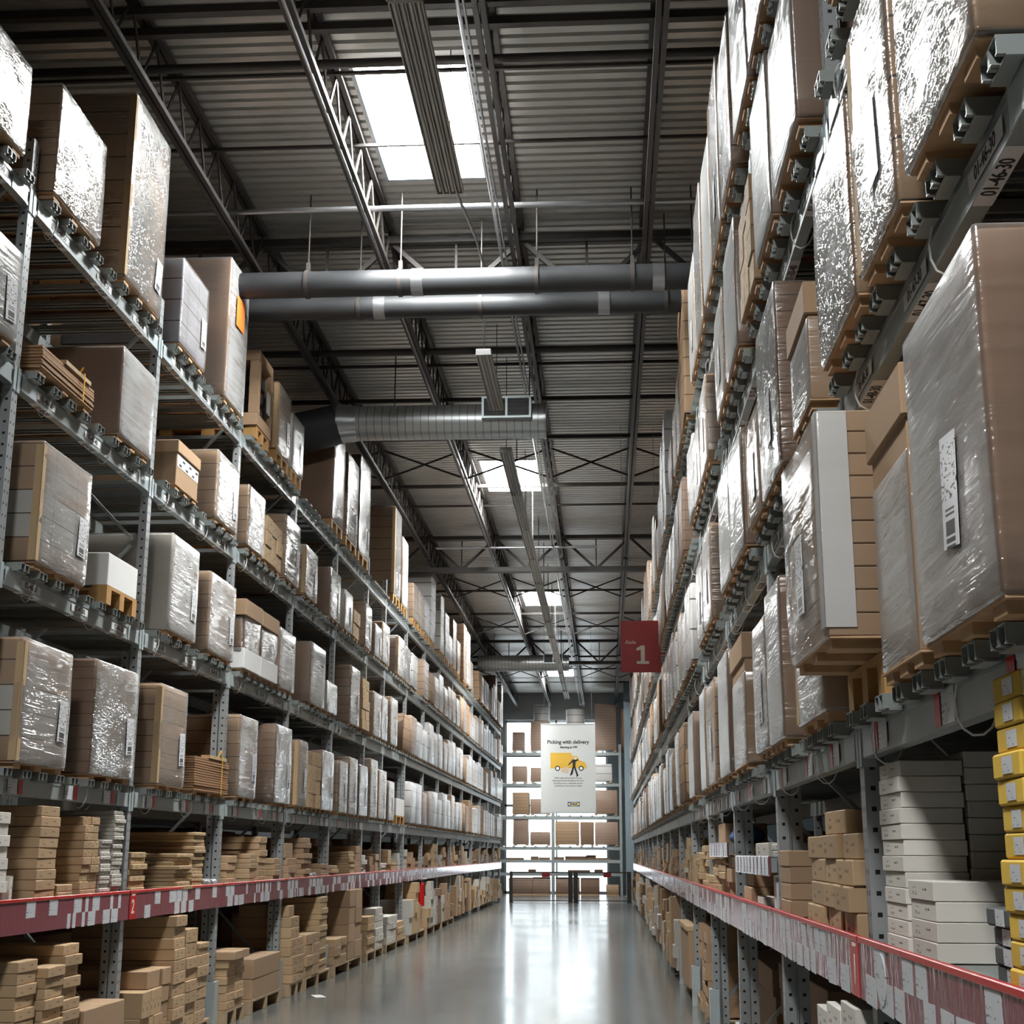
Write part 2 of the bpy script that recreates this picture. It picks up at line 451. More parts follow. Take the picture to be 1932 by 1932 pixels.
def put(name, me, parent=None, loc=(0, 0, 0), rz=0.0, rot=None):
    o = bpy.data.objects.new(name, me)
    COL.objects.link(o)
    o.location = loc
    o.rotation_euler = rot or (0, 0, rz)
    if parent:
        o.parent = parent
    return o
def part(name, mb, mats, parent, loc=(0, 0, 0), rz=0.0, rot=None):
    return put(name, mb.mesh(name, mats), parent, loc, rz, rot)
USED = {}
def tag(o, label, cat, group=None, kind=None):
    if label in USED:
        USED[label] += 1
        print('DUPLABEL', label)
    USED[label] = 1
    o['label'] = label
    o['category'] = cat
    if group:
        o['group'] = group
    if kind:
        o['kind'] = kind
    return o
def thing(name, label, cat, loc=(0, 0, 0), rz=0.0, group=None):
    o = bpy.data.objects.new(name, None)
    COL.objects.link(o)
    o.empty_display_size = 0.1
    o.location = loc
    o.rotation_euler = (0, 0, rz)
    return tag(o, label, cat, group)
def struct(name, mb, mats, loc=(0, 0, 0)):
    o = part(name, mb, mats, None, loc)
    o['kind'] = 'structure'
    return o
def text(name, s, size, parent, loc, rot, m_, align='CENTER', bold=0.0, depth=0.0008):
    cu = bpy.data.curves.new(name, 'FONT')
    cu.body = s
    cu.size = size
    cu.align_x = align
    cu.align_y = 'CENTER'
    cu.extrude = depth
    cu.offset = bold
    cu.resolution_u = 3
    cu.materials.append(mat[m_])
    tmp = bpy.data.objects.new(name, cu)
    me = bpy.data.meshes.new_from_object(tmp)
    bpy.data.objects.remove(tmp)
    bpy.data.curves.remove(cu)
    me.name = name
    return put(name, me, parent, loc, 0, rot)
ORD = ['zeroth', 'first', 'second', 'third', 'fourth', 'fifth', 'sixth', 'seventh', 'eighth', 'ninth', 'tenth', 'eleventh', 'twelfth', 'thirteenth',
       'fourteenth', 'fifteenth', 'sixteenth', 'seventeenth', 'eighteenth', 'nineteenth', 'twentieth', 'twenty-first', 'twenty-second']
# ================================================================== the setting
WX0, WX1, WY0, WY1 = -13.0, 10.0, -16.0, 61.0
struct('floor', MB().box(WX0, WX1, WY0, WY1, -0.2, 0.0), 'floor')
struct('wall_left', MB().box(WX0 - 0.2, WX0, WY0, WY1, 0, ROOF + 0.3), 'wall')
struct('wall_right', MB().box(WX1, WX1 + 0.2, WY0, WY1, 0, ROOF + 0.3), 'wall')
struct('wall_front', MB().box(WX0, WX1, WY0 - 0.2, WY0, 0, ROOF + 0.3), 'wall')
wb = MB()
wb.box(WX0, -4.25, WY1, WY1 + 0.25, 0, ROOF + 0.3).box(0.12, WX1, WY1, WY1 + 0.25, 0, ROOF + 0.3, 1).box(-4.25, 0.12, WY1, WY1 + 0.25, 7.22, ROOF + 0.3)
struct('wall_back', wb, ['wall', 'wall_blue'])
# end window wall, floor to 7.2 m
wf = MB()
for zz in (0.0, 3.55, 7.08):
    wf.box(-4.25, 0.12, WY1 + 0.02, WY1 + 0.14, zz, zz + 0.10)
for xx in (-4.25, -2.1, 0.04):
    wf.box(xx, xx + 0.08, WY1 + 0.02, WY1 + 0.14, 0, 7.18)
win = struct('window_1', wf, 'steel_light')
part('pane', MB().box(-4.2, 0.08, WY1 + 0.16, WY1 + 0.18, 0.05, 7.15), 'win_pane', win)
# roof deck: corrugated sheet with skylight openings
SKY = []
for sx in (-2.14,):
    for sy in (-1.82, 11.05, 23.92, 36.8, 52.9):
        SKY.append((sx, sx + 0.99, sy, sy + 2.15))
dk = MB()
y = WY0
while y < WY1 + 0.2:
    cuts = sorted((a, b) for a, b, c, d in SKY if c - 0.01 < y + 0.075 < d + 0.01)
    xs, cur = [], WX0
    for a, b in cuts:
        xs.append((cur, a))
        cur = b
    xs.append((cur, WX1))
    prof = [(0, 0), (0.092, 0), (0.104, 0.05), (0.138, 0.05), (0.15, 0)]
    for a, b in xs:
        vs = []
        for dy, dz in prof:
            vs += [(a, y + dy, ROOF + dz), (b, y + dy, ROOF + dz)]
        dk.add(vs, [(2 * i, 2 * i + 2, 2 * i + 3, 2 * i + 1) for i in range(4)])
    y += 0.15
struct('ceiling', dk, 'deck')
for n_, (a, b, c, d) in enumerate(SKY):
    cb = MB()
    cb.box(a - 0.04, a, c - 0.04, d + 0.04, ROOF - 0.01, ROOF + 0.3).box(b, b + 0.04, c - 0.04, d + 0.04, ROOF - 0.01, ROOF + 0.3)
    cb.box(a, b, c - 0.04, c, ROOF - 0.01, ROOF + 0.3).box(a, b, d, d + 0.04, ROOF - 0.01, ROOF + 0.3)
    o = struct('window_%d' % (n_ + 2), cb, 'steel_light')
    part('pane', MB().box(a, b, c, d, ROOF + 0.2, ROOF + 0.22), 'sky_pane', o)
# girders across the aisle
GY = (14.45, 29.6, 44.8)
for gi, gy in enumerate(GY):
    g = thing('roof_girder', ('dark steel roof girder just above the two black pipes', 'dark steel roof girder beyond the second skylight', 'dark steel roof girder farthest down the aisle')[gi], 'girder', (0, gy, 0))
    part('top_chord', MB().box(-8, 6, -0.09, -0.01, 8.17, 8.25).box(-8, 6, 0.01, 0.09, 8.17, 8.25), 'joist', g)
    part('bottom_chord', MB().box(-8, 6, -0.1, -0.01, 7.46, 7.56).box(-8, 6, 0.01, 0.1, 7.46, 7.56), 'joist', g)
    wbm = MB()
    x = -8.05
    while x < 6:
        wbm.bar((x, 0, 8.2), (x + 0.72, 0, 7.52), 0.05, 0.05).bar((x + 0.72, 0, 7.52), (x + 1.44, 0, 8.2), 0.05, 0.05).bar((x + 0.72, 0, 7.52), (x + 0.72, 0, 8.2), 0.025, 0.025)
        x += 1.44
    part('web', wbm, 'joist', g)
# joists along the aisle
JX = [(-5.2, 'deep over the left rack'), (-3.72, 'above the left rack front'), (-2.3, 'just left of the skylights'), (-0.87, 'just right of the skylights'), (0.5, 'above the right rack front'), (1.93, 'deep over the right rack')]
SP = [(-1.0, 14.35, 'nearest span'), (14.55, 29.5, 'second span'), (29.7, 44.7, 'third span'), (44.9, 60.9, 'farthest span')]
for ji, (jx, jn) in enumerate(JX):
    for si, (a, b, sn) in enumerate(SP):
        j = thing('roof_joist', 'dark open-web steel roof joist %s, %s' % (jn, sn), 'joist', (jx, a, 0), group='open-web roof joists')
        L_ = b - a
        part('top_chord', MB().box(-0.055, -0.008, 0, L_, 8.28, 8.335).box(0.008, 0.055, 0, L_, 8.28, 8.335), 'joist', j)
        part('bottom_chord', MB().box(-0.05, -0.008, 0.05, L_ - 0.05, 7.75, 7.80).box(0.008, 0.05, 0.05, L_ - 0.05, 7.75, 7.80), 'joist', j)
        wm = MB()
        k_ = int(L_ / 0.62)
        st = L_ / k_
        for q in range(k_):
            wm.tube((0, q * st, 8.3), (0, q * st + st / 2, 7.78), 0.013, 5).tube((0, q * st + st / 2, 7.78), (0, q * st + st, 8.3), 0.013, 5)
        part('web', wm, 'joist', j)
for bi, (by, bz, bt) in enumerate([(9.95, 8.22, 0.07), (10.25, 8.22, 0.07), (11.0, 8.25, 0.03), (12.3, 8.25, 0.03), (16.65, 8.22, 0.06), (18.6, 8.24, 0.04), (20.1, 8.22, 0.06), (22.1, 8.22, 0.06), (25.2, 8.22, 0.06), (26.8, 8.24, 0.04), (33.0, 8.22, 0.07), (36.0, 8.24, 0.05), (39.5, 8.22, 0.06), (42.0, 8.24, 0.05), (48.5, 8.22, 0.06), (52.0, 8.24, 0.05), (56.0, 8.22, 0.06)]):
    tag(part('roof_brace', MB().box(-8, 6, by - bt / 2, by + bt / 2, bz - bt / 2, bz + bt / 2), 'joist', None), 'dark steel cross brace under the roof deck, %s from the camera' % ORD[bi + 1], 'brace', 'roof cross braces')
for bi, by in enumerate((23.0, 34.5, 40.5, 51.0)):
    xm = MB()
    for (x0, _), (x1, _) in zip(JX, JX[1:]):
        xm.bar((x0, by, 8.3), (x1, by, 7.78), 0.03, 0.03).bar((x0, by + 0.04, 7.78), (x1, by + 0.04, 8.3), 0.03, 0.03)
    tag(part('cross_bracing', xm, 'joist', None), 'row of crossed diagonal braces between roof joists, %s from the camera' % ORD[bi + 1], 'bracing', 'crossed roof bracing')
def run_pipe(name, label, cat, p, q, r, m_, n=10):
    return tag(part(name, MB().tube(p, q, r, n), m_, None), label, cat)
run_pipe('sprinkler_pipe', 'thin bright sprinkler pipe crossing beyond the nearest skylight', 'pipe', (-7, 13.05, 7.95), (1.8, 13.05, 7.95), 0.03, 'pipe')
run_pipe('sprinkler_pipe', 'dark sprinkler pipe crossing between black pipes and duct', 'pipe', (-7, 17.6, 8.08), (5, 17.6, 8.08), 0.045, 'joist')
run_pipe('sprinkler_pipe', 'thin bright pipe crossing below the second skylight', 'pipe', (-3.4, 28.2, 7.7), (-0.1, 28.2, 7.7), 0.025, 'pipe')
run_pipe('sprinkler_pipe', 'dark sprinkler pipe crossing before the nearest skylight', 'pipe', (-7, 10.6, 8.1), (5, 10.6, 8.1), 0.04, 'joist')
run_pipe('conduit', 'grey conduit along the joist right of the skylights', 'conduit', (-1.02, 2, 7.74), (-1.02, 60, 7.74), 0.016, 'pipe', 6)
run_pipe('conduit', 'thinner grey conduit beside the first on the same joist', 'conduit', (-0.97, 2, 7.70), (-0.97, 60, 7.70), 0.011, 'pipe', 6)
run_pipe('conduit', 'bright conduit along the joist left of the skylights', 'conduit', (-2.3, 6, 7.725), (-2.3, 44, 7.725), 0.014, 'pipe', 6)
# two black pipes and their hangers
for lab, py, pz, pr, cl, hg in (('nearer of the two black pipes crossing under the roof', 13.42, 7.3, 0.135, (-1.85, 0.6), (-2.99, -2.03, -0.63, 0.34, 0.95)),
                                ('farther of the two black pipes crossing under the roof', 14.0, 7.27, 0.12, (-2.33, 0.05), (-2.55, -1.25, 0.7))):
    p_ = thing('roof_pipe', lab, 'pipe', (0, py, pz))
    part('pipe_run', MB().tube((-6.5, 0, 0), (3, 0, 0), pr, 20), 'black_pipe', p_)
    for c_ in cl:
        o = part('coupling', MB().tube((c_ - 0.06, 0, 0), (c_ + 0.06, 0, 0), pr + 0.008, 20), 'pipe', p_)
        o['label'] = 'shiny ribbed coupling'
    for h_ in hg:
        part('hanger', MB().tube((h_ - 0.02, 0, 0), (h_ + 0.02, 0, 0), pr + 0.012, 20).tube((h_, 0, pr), (h_, 0, 1.0), 0.008, 6).box(h_ - 0.02, h_ + 0.02, -0.02, 0.02, pr, pr + 0.1), 'joist', p_)
# ventilation ducts
def duct(label, y0, z0, r, x0, x1, gx0, gx1, col=True):
    d = thing('ventilation_duct', label, 'duct', (0, y0, z0))
    part('duct_pipe', MB().tube((x0, 0, 0), (x1, 0, 0), r, 28), 'duct', d)
    part('end_cap', MB().tube((x1, 0, 0), (x1 + 0.03, 0, 0), r + 0.01, 28), 'pipe', d)
    if col:
        part('collar', MB().tube((x0 - 0.26, 0, 0), (x0, 0, 0), r + 0.04, 28, 0, r + 0.005), 'pipe', d)
        part('elbow', MB().tube((x0 - 1.3, 0, -0.25), (x0 - 0.26, 0, 0), r + 0.06, 24, 0, r + 0.04), 'black_pipe', d)
    gr = part('grille', MB().box(gx0, gx1, -r - 0.10, -r + 0.14, -0.05, 0.25), 'steel_light', d)
    gw = (gx1 - gx0 - 0.09) / 2
    for i_ in range(2):
        gg = gx0 + 0.03 + i_ * (gw + 0.03)
        mm = MB().box(gg, gg + gw, -r - 0.105, -r - 0.1, -0.02, 0.22)
        for q in range(9):
            mm.box(gg, gg + gw, -r - 0.115, -r - 0.1, -0.012 + q * 0.026, -0.004 + q * 0.026, 1)
        part('louvre', mm, ['black', 'dark_steel'], gr)
    for hx in (x0 + 0.5, x1 - 0.2):
        part('hanger', MB().tube((hx, 0, r), (hx, 0, 1.0), 0.008, 6), 'joist', d)
duct('spiral galvanised duct with grille above the aisle', 18.25, 7.3, 0.235, -3.3, -0.76, -1.58, -0.92)
duct('small distant spiral duct with grille near the end wall', 43.75, 7.37, 0.25, -3.9, -1.1, -1.85, -1.25, False)
# fluorescent lamps hung in a row over the aisle
def lamp(label, y0, y1, xc, z0, wd, rod=True):
    l = thing('fluorescent_lamp', label, 'lamp', (xc, y0, z0), group='fluorescent lamps over the aisle')
    ln = y1 - y0
    hs = MB()
    nt = 4 if wd > 0.2 else 2
    hs.box(-wd / 2, wd / 2, 0, ln, 0.045, 0.075)
    for i_ in range(nt + 1):
        xx = -wd / 2 + wd * i_ / nt
        hs.box(xx - 0.004, xx + 0.004, 0, ln, 0.0, 0.046)
    hs.box(-wd / 2, wd / 2, -0.01, 0.0, 0.0, 0.075).box(-wd / 2, wd / 2, ln, ln + 0.01, 0.0, 0.075)
    part('housing', hs, 'lampbody', l)
    for i_ in range(nt):
        xx = -wd / 2 + wd * (i_ + 0.5) / nt
        part('tube', MB().tube((xx, 0.02, 0.022), (xx, ln - 0.02, 0.022), 0.013, 8), 'white_plain', l)
    if rod:
        part('hanging_cable', MB().tube((0, 0.1, 0.075), (0, 0.1, ROOF - z0), 0.005, 5).tube((0, ln - 0.1, 0.075), (0, ln - 0.1, ROOF - z0), 0.005, 5), 'dark_steel', l)
lamp('dark wide lamp at the top, before the skylight', 5.4, 8.15, -1.26, 7.05, 0.22)
lamp('wide lamp crossing in front of the nearest skylight', 8.18, 10.95, -1.25, 7.05, 0.22)
lamp('single lamp hanging alone in front of the duct', 15.35, 17.45, -1.34, 7.2, 0.17)
tag(part('hanging_conduit', MB().tube((-1.2, 10.98, 7.08), (-1.15, 12.3, 7.25), 0.014, 6).tube((-1.15, 12.3, 7.25), (-1.1, 12.6, 7.1), 0.012, 6), 'pipe', None), 'flexible conduit trailing from the lamp under the skylight', 'conduit')
for i_ in range(13):
    y0 = 18.55 + i_ * 2.45
    lamp('lamp in the long row past the duct, %s in line' % ORD[i_ + 1], y0, y0 + 2.42, -1.3, 6.95, 0.16)
# ================================================================== racks
XL, XR = -3.77, 0.97
LV = {1: 2.03, 2: 3.32, 3: 4.60, 4: 5.84}
PL = [5.70, 8.46, 11.25, 14.02, 16.80, 19.58, 22.28, 24.17]
while PL[-1] < 50:
    PL.append(PL[-1] + 2.765)
PR = [-0.02, 2.74, 5.50, 8.27, 11.02, 13.75]
while PR[-1] < 48:
    PR.append(PR[-1] + 2.765)
DEPTH = 1.06
def frame_parts(mb, near):
    """local: aisle towards +x, front face of the post at x = 0"""
    z, flip = 0.35, 0
    while z < 5.9:
        a, b = (-0.13, -DEPTH + 0.05)
        if flip:
            a, b = b, a
        mb.bar((a, 0, z), (b, 0, z + 0.9), 0.035, 0.025)
        if near and int(z * 10) % 2 == 0:
            mb.bar((-0.13, 0, z), (-DEPTH + 0.05, 0, z), 0.035, 0.025)
        z += 0.95
        flip = 1 - flip
    return mb
pm = MB().box(-0.06, 0, -0.045, 0.045, 0, 6.28).box(-0.072, -0.06, -0.030, 0.030, 0, 6.27)
POST = pm.mesh('post', 'post')
POST2 = MB().box(-0.06, 0, -0.045, 0.045, 0, 3.2).mesh('post', 'post')
BRACE = frame_parts(MB(), True).mesh('brace', 'steel')
FOOT = MB().box(-0.10, 0.035, -0.06, 0.06, 0, 0.012).box(0.012, 0.035, -0.075, 0.075, 0, 0.42).box(-0.05, 0.012, -0.075, -0.06, 0, 0.42).box(-0.05, 0.012, 0.06, 0.075, 0, 0.42).mesh('post_guard', 'steel_light')
FARF = frame_parts(MB().box(-0.07, 0, -0.045, 0.045, 0, 6.28).box(-DEPTH, -DEPTH + 0.07, -0.045, 0.045, 0, 6.28), False).mesh('upright_frame', ['post'])
def upright(side, i, y):
    nm = 'left' if side < 0 else 'right'
    x, rz = (XL, 0) if side < 0 else (XR, PI)
    lab = 'grey perforated upright frame of the %s rack, %s from the camera' % (nm, ORD[i])
    if y > 27:
        return tag(put('upright_frame', FARF, None, (x, y, 0), rz), lab, 'rack upright', 'rack upright frames')
    t = thing('upright_frame', lab, 'rack upright', (x, y, 0), rz, 'rack upright frames')
    put('front_post', POST, t)
    put('reinforcing_post', POST2, t, (-0.076, 0, 0))
    put('rear_post', POST, t, (-DEPTH + 0.072, 0, 0))
    put('brace', BRACE, t)
    put('post_guard', FOOT, t)
for i, y in enumerate(PL):
    upright(-1, i + 1, y)
for i, y in enumerate(PR):
    upright(1, i + 1, y)
LVN = {1: 'lowest', 2: 'second', 3: 'third', 4: 'top'}
BAR = {}
def channel():
    mb = MB()
    for dy in (-0.034, 0.034):
        mb.box(-1.08, 0.07, dy - 0.031, dy + 0.031, 0.094, 0.098)
        for x0, x1, zb in ((-1.08, 0.008, 0.061), (0.008, 0.07, 0.050)):
            for sg in (-1, 1):
                mb.box(x0, x1, dy + sg * 0.029 - 0.002, dy + sg * 0.029 + 0.002, zb, 0.094)
                mb.box(x0, x1, dy + sg * 0.022 - 0.005, dy + sg * 0.022 + 0.005, zb, zb + 0.004)
    return mb.box(0.008, 0.05, -0.07, 0.07, 0.044, 0.049)
CHAN = channel().mesh('support_bar', 'bar')
BCACHE = {}
def beam_meshes(ln):
    k = round(ln, 2)
    if k not in BCACHE:
        a = ln / 2 - 0.05
        fb = MB().box(-0.052, -0.004, -a, a, -0.06, 0.06).box(-0.004, 0.0, -a, a, -0.06, -0.035).box(-0.004, 0.0, -a, a, 0.035, 0.06)
        for s_ in (-1, 1):
            fb.box(-0.05, 0.006, s_ * a - 0.002 if s_ > 0 else -a - 0.04, a + 0.04 if s_ > 0 else -a + 0.002, -0.09, 0.075, 1)
            fb.box(0.0, 0.004, s_ * (a - 0.16) - 0.12, s_ * (a - 0.16) + 0.12, -0.058, 0.058, 1)
        rb = MB().box(-DEPTH + 0.02, -DEPTH + 0.07, -a, a, -0.06, 0.06)
        far = MB().box(-0.05, 0, -a, a, -0.06, 0.06).box(-DEPTH, -DEPTH + 0.05, -a, a, -0.06, 0.06)
        for q in range(9):
            yy = -a + 0.17 + q * (2 * a - 0.34) / 8
            for dy in (-0.033, 0.033):
                far.box(-1.05, 0.075, yy + dy - 0.022, yy + dy + 0.022, 0.062, 0.097, 1)
        BCACHE[k] = (fb.mesh('front_beam', ['steel', 'steel_light']), rb.mesh('rear_beam', 'steel'), far.mesh('rack_shelf', ['steel', 'bar']))
    return BCACHE[k]
TIE = MB()
for q in range(14):
    a0, a1 = 2 * PI * q / 14, 2 * PI * (q + 1) / 14
    TIE.tube((-0.03 + 0.055 * math.cos(a0), 0.02 * math.sin(a0 * 2), -0.005 + 0.095 * math.sin(a0)), (-0.03 + 0.055 * math.cos(a1), 0.02 * math.sin(a1 * 2), -0.005 + 0.095 * math.sin(a1)), 0.0035, 5)
TIE = TIE.mesh('cable_tie', 'tie')
LABP = MB().box(0.0, 0.0015, -0.16, 0.16, -0.026, 0.026).mesh('location_label', 'white_paper')
LABS = MB().box(0.0, 0.0015, -0.075, 0.075, -0.05, 0.05).mesh('location_label', 'tag')
LABR = MB().box(0.0, 0.0015, -0.035, 0.035, -0.05, 0.05).mesh('location_marker', 'red')
def shelf(side, bay, y0, y1, lv):
    nm = 'left' if side < 0 else 'right'
    x, rz = (XL + 0.003, 0) if side < 0 else (XR - 0.003, PI)
    yc, ln = (y0 + y1) / 2, y1 - y0
    lab = "grey beam shelf of the %s rack, %s beam level, %s bay" % (nm, LVN[lv], ORD[bay])
    fb, rb, far = beam_meshes(ln)
    if y0 > (21 if side < 0 else 16):
        return tag(put('rack_shelf', far, None, (x, yc, LV[lv]), rz), lab, 'rack shelf', 'rack beam shelves')
    t = thing('rack_shelf', lab, 'rack shelf', (x, yc, LV[lv]), rz, 'rack beam shelves')
    put('front_beam', fb, t)
    put('rear_beam', rb, t)
    for q in range(9):
        put('support_bar', CHAN, t, (0, -ln / 2 + 0.23 + q * (ln - 0.46) / 8 + R.uniform(-0.02, 0.02), 0))
    for q in (-0.34, 0.12):
        put('cable_tie', TIE, t, (0, q * ln + R.uniform(-0.1, 0.1), 0), R.uniform(-0.2, 0.2))
    if lv == 1:
        for q in (-0.33, 0.02, 0.30):
            o = put('location_label', LABS, t, (0.001, q * ln, 0))
            put('location_marker', LABR, t, (0.001, q * ln + (0.13 if side < 0 else -0.13), 0))
    else:
        for q, dn in ((0.3, 0), (0.0, 1), (-0.32, 2)):
            s_ = '%s-%02d-%d0' % ('01' if side > 0 else '02', 40 + 3 * bay + dn, lv + 1)
            pl = put('location_label', LABP, t, (0.001, q * ln, -0.005))
            text('label_text', s_, 0.055, pl, (0.0025, 0, 0), (PI / 2, 0, PI / 2), 'black', bold=0.001, depth=0.0003)
            pb = put('location_label', LABP, t, (-0.027, q * ln, -0.0605), rot=(0, PI / 2, 0))
            text('label_text', s_, 0.055, pb, (0.0025, 0, 0), (PI / 2, 0, PI / 2), 'black', bold=0.001, depth=0.0003)
for i in range(len(PL) - 1):
    for lv in LV:
        shelf(-1, i + 1, PL[i], PL[i + 1], lv)
for i in range(len(PR) - 1):
    for lv in LV:
        shelf(1, i + 1, PR[i], PR[i + 1], lv)
# picking shelves with the label rail
TAGS = [MB().box(0, 0.0012, -w_ / 2, w_ / 2, -0.05, 0.05).mesh('price_tag', 'tag') for w_ in (0.06, 0.15, 0.20)]
def pick(side, bay, y0, y1):
    nm = 'left' if side < 0 else 'right'
    x, rz = (XL, 0) if side < 0 else (XR, PI)
    yc, ln = (y0 + y1) / 2, y1 - y0
    a = ln / 2 - 0.01
    lab = "picking shelf with dark red label rail, %s rack, %s bay" % (nm, ORD[bay])
    t = thing('picking_shelf', lab, 'shelf', (x, yc, 1.3), rz, 'picking shelves with label rails')
    part('shelf_panel', MB().box(-DEPTH, 0.01, -a + 0.05, a - 0.05, -0.03, 0.0).box(-0.05, 0.0, -a + 0.05, a - 0.05, -0.13, -0.03), 'bar', t)
    rl = part('label_rail', MB().box(0.036, 0.046, -a, a, -0.19, 0.01), 'rail', t)
    lip = part('rail_lip', MB().cbox(0.030, 0.052, -a, a, 0.008, 0.03, 0.003), 'red', t)
    lip['label'] = 'bright red top edge'
    part('rail_bracket', MB().box(0.0, 0.036, -a + 0.1, -a + 0.13, -0.15, 0.0).box(0.0, 0.036, a - 0.13, a - 0.1, -0.15, 0.0), 'steel', t)
    if y0 < 30:
        for row in (0, 1):
            yy = -a + R.uniform(0.1, 0.2)
            while yy < a - 0.22:
                k = R.choice((0, 1, 1, 2))
                w_ = (0.06, 0.15, 0.20)[k]
                if R.random() < 0.62:
                    put('price_tag', TAGS[k], rl, (0.0462, yy + w_ / 2, -0.045 - 0.1 * row), rot=(R.uniform(-0.03, 0.03), 0, 0))
                yy += w_ + R.uniform(0.01, 0.09 if R.random() < 0.7 else 0.3)
    return t, a
for i in range(len(PL) - 1):
    t, a = pick(-1, i + 1, PL[i], PL[i + 1])
    if i + 1 == 3:
        mk = part('section_marker', MB().box(0.046, 0.0485, -a, -a + 0.15, -0.19, 0.02), 'red', t)
        text('marker_number', '2', 0.15, mk, (0.049, -a + 0.075, -0.10), (PI / 2, 0, PI / 2), 'cream', bold=0.002)
        text('marker_caption', 'Section', 0.028, mk, (0.049, -a + 0.075, -0.005), (PI / 2, 0, PI / 2), 'cream')
for i in range(len(PR) - 1):
    t, a = pick(1, i + 1, PR[i], PR[i + 1])
    if i + 1 == 3:
        mk = part('section_marker', MB().box(0.046, 0.0485, a - 0.17, a, -0.19, 0.02), 'red', t)
        text('marker_number', '1', 0.15, mk, (0.049, a - 0.085, -0.10), (PI / 2, 0, PI / 2), 'cream', bold=0.002)
        text('marker_caption', 'Section', 0.028, mk, (0.049, a - 0.085, -0.005), (PI / 2, 0, PI / 2), 'cream')
    if i + 1 == 2:
        o = part('price_tag', MB().tube((0, 0, 0), (0.004, 0, 0), 0.085, 24), 'tag', t, (0.047, -0.95, -0.09))
        o['label'] = 'round white and orange tag'
# ================================================================== pallet loads
DEP = 1.08
def pallet_mb(w_, dp, tall=False):
    mb = MB()
    if tall:
        for q in range(5):
            xx = -dp / 2 + q * (dp - 0.12) / 4
            mb.box(xx, xx + 0.12, -w_ / 2, w_ / 2, -0.022, 0.0)
        for q in (-w_ / 2, -0.05, w_ / 2 - 0.1):
            mb.box(-dp / 2, dp / 2, q, q + 0.1, -0.040, -0.022).box(-dp / 2, dp / 2, q, q + 0.1, -0.14, -0.122)
            for xx in (-dp / 2, -0.07, dp / 2 - 0.14):
                mb.box(xx, xx + 0.14, q, q + 0.1, -0.122, -0.040)
        return mb
    mb.box(-dp / 2, dp / 2, -w_ / 2, w_ / 2, -0.006, 0.0)
    for q in (-w_ / 2 + 0.03, -0.055, w_ / 2 - 0.14):
        for xx in (-dp / 2 + 0.005, -0.15, dp / 2 - 0.33):
            mb.box(xx, xx + 0.32, q, q + 0.11, -0.037, -0.006)
    return mb
PALC = {}
def pal(w_, tall=False):
    k = (round(w_, 1), tall)
    if k not in PALC:
        PALC[k] = pallet_mb(max(0.3, k[0] - 0.02), DEP - 0.02, tall).mesh('pallet', 'pine' if tall else 'woodblock')
    return PALC[k]
LBL = MB().box(0, 0.002, -0.075, 0.075, -0.14, 0.14).mesh('label_sheet', 'barcode')
STY = {  # body, film, look
    'wrap': ('card_seam', 'film', 'shrink-wrapped'), 'wrap2': ('card_tint', 'film', 'pale shrink-wrapped'), 'glare': ('card_seam', 'film_silver', 'brightly glinting wrapped'),
    'tallwrap': ('card_grid', 'film_silver', 'tall glinting wrapped'), 'greywrap': ('grey_card', 'film_light', 'grey-printed wrapped'), 'smooth': ('card_dark', 'film_white', 'smooth milky wrapped'),
    'silver': ('card_seam2', 'film_silver', 'crumpled silvery wrapped'), 'brownwrap': ('card_seam', 'film_light', 'brown thinly wrapped'), 'white': ('pale_card', 'film_white', 'white film-wrapped'),
    'dark': ('card_dark', 'film_light', 'dark brown'), 'crumple': ('pale_card', 'film_silver', 'low crumpled film'), 'bigsmooth': ('card_dark', 'film', 'big smooth brown wrapped')}
def ord_pos(side, lv, yc):
    P = PL if side < 0 else PR
    for i in range(len(P) - 1):
        if P[i] <= yc < P[i + 1]:
            return i + 1, (yc - P[i]) / (P[i + 1] - P[i])
    return len(P) - 1, 0.99
SLOT = {}
def where(side, lv, yc):
    b, f = ord_pos(side, lv, yc)
    k = (side, lv, b)
    SLOT[k] = SLOT.get(k, 0) + 1
    return '%s rack, %s beam level, %s bay, %s along' % ('left' if side < 0 else 'right', LVN[lv], ORD[b], ORD[SLOT[k]])
NLOAD = [0]
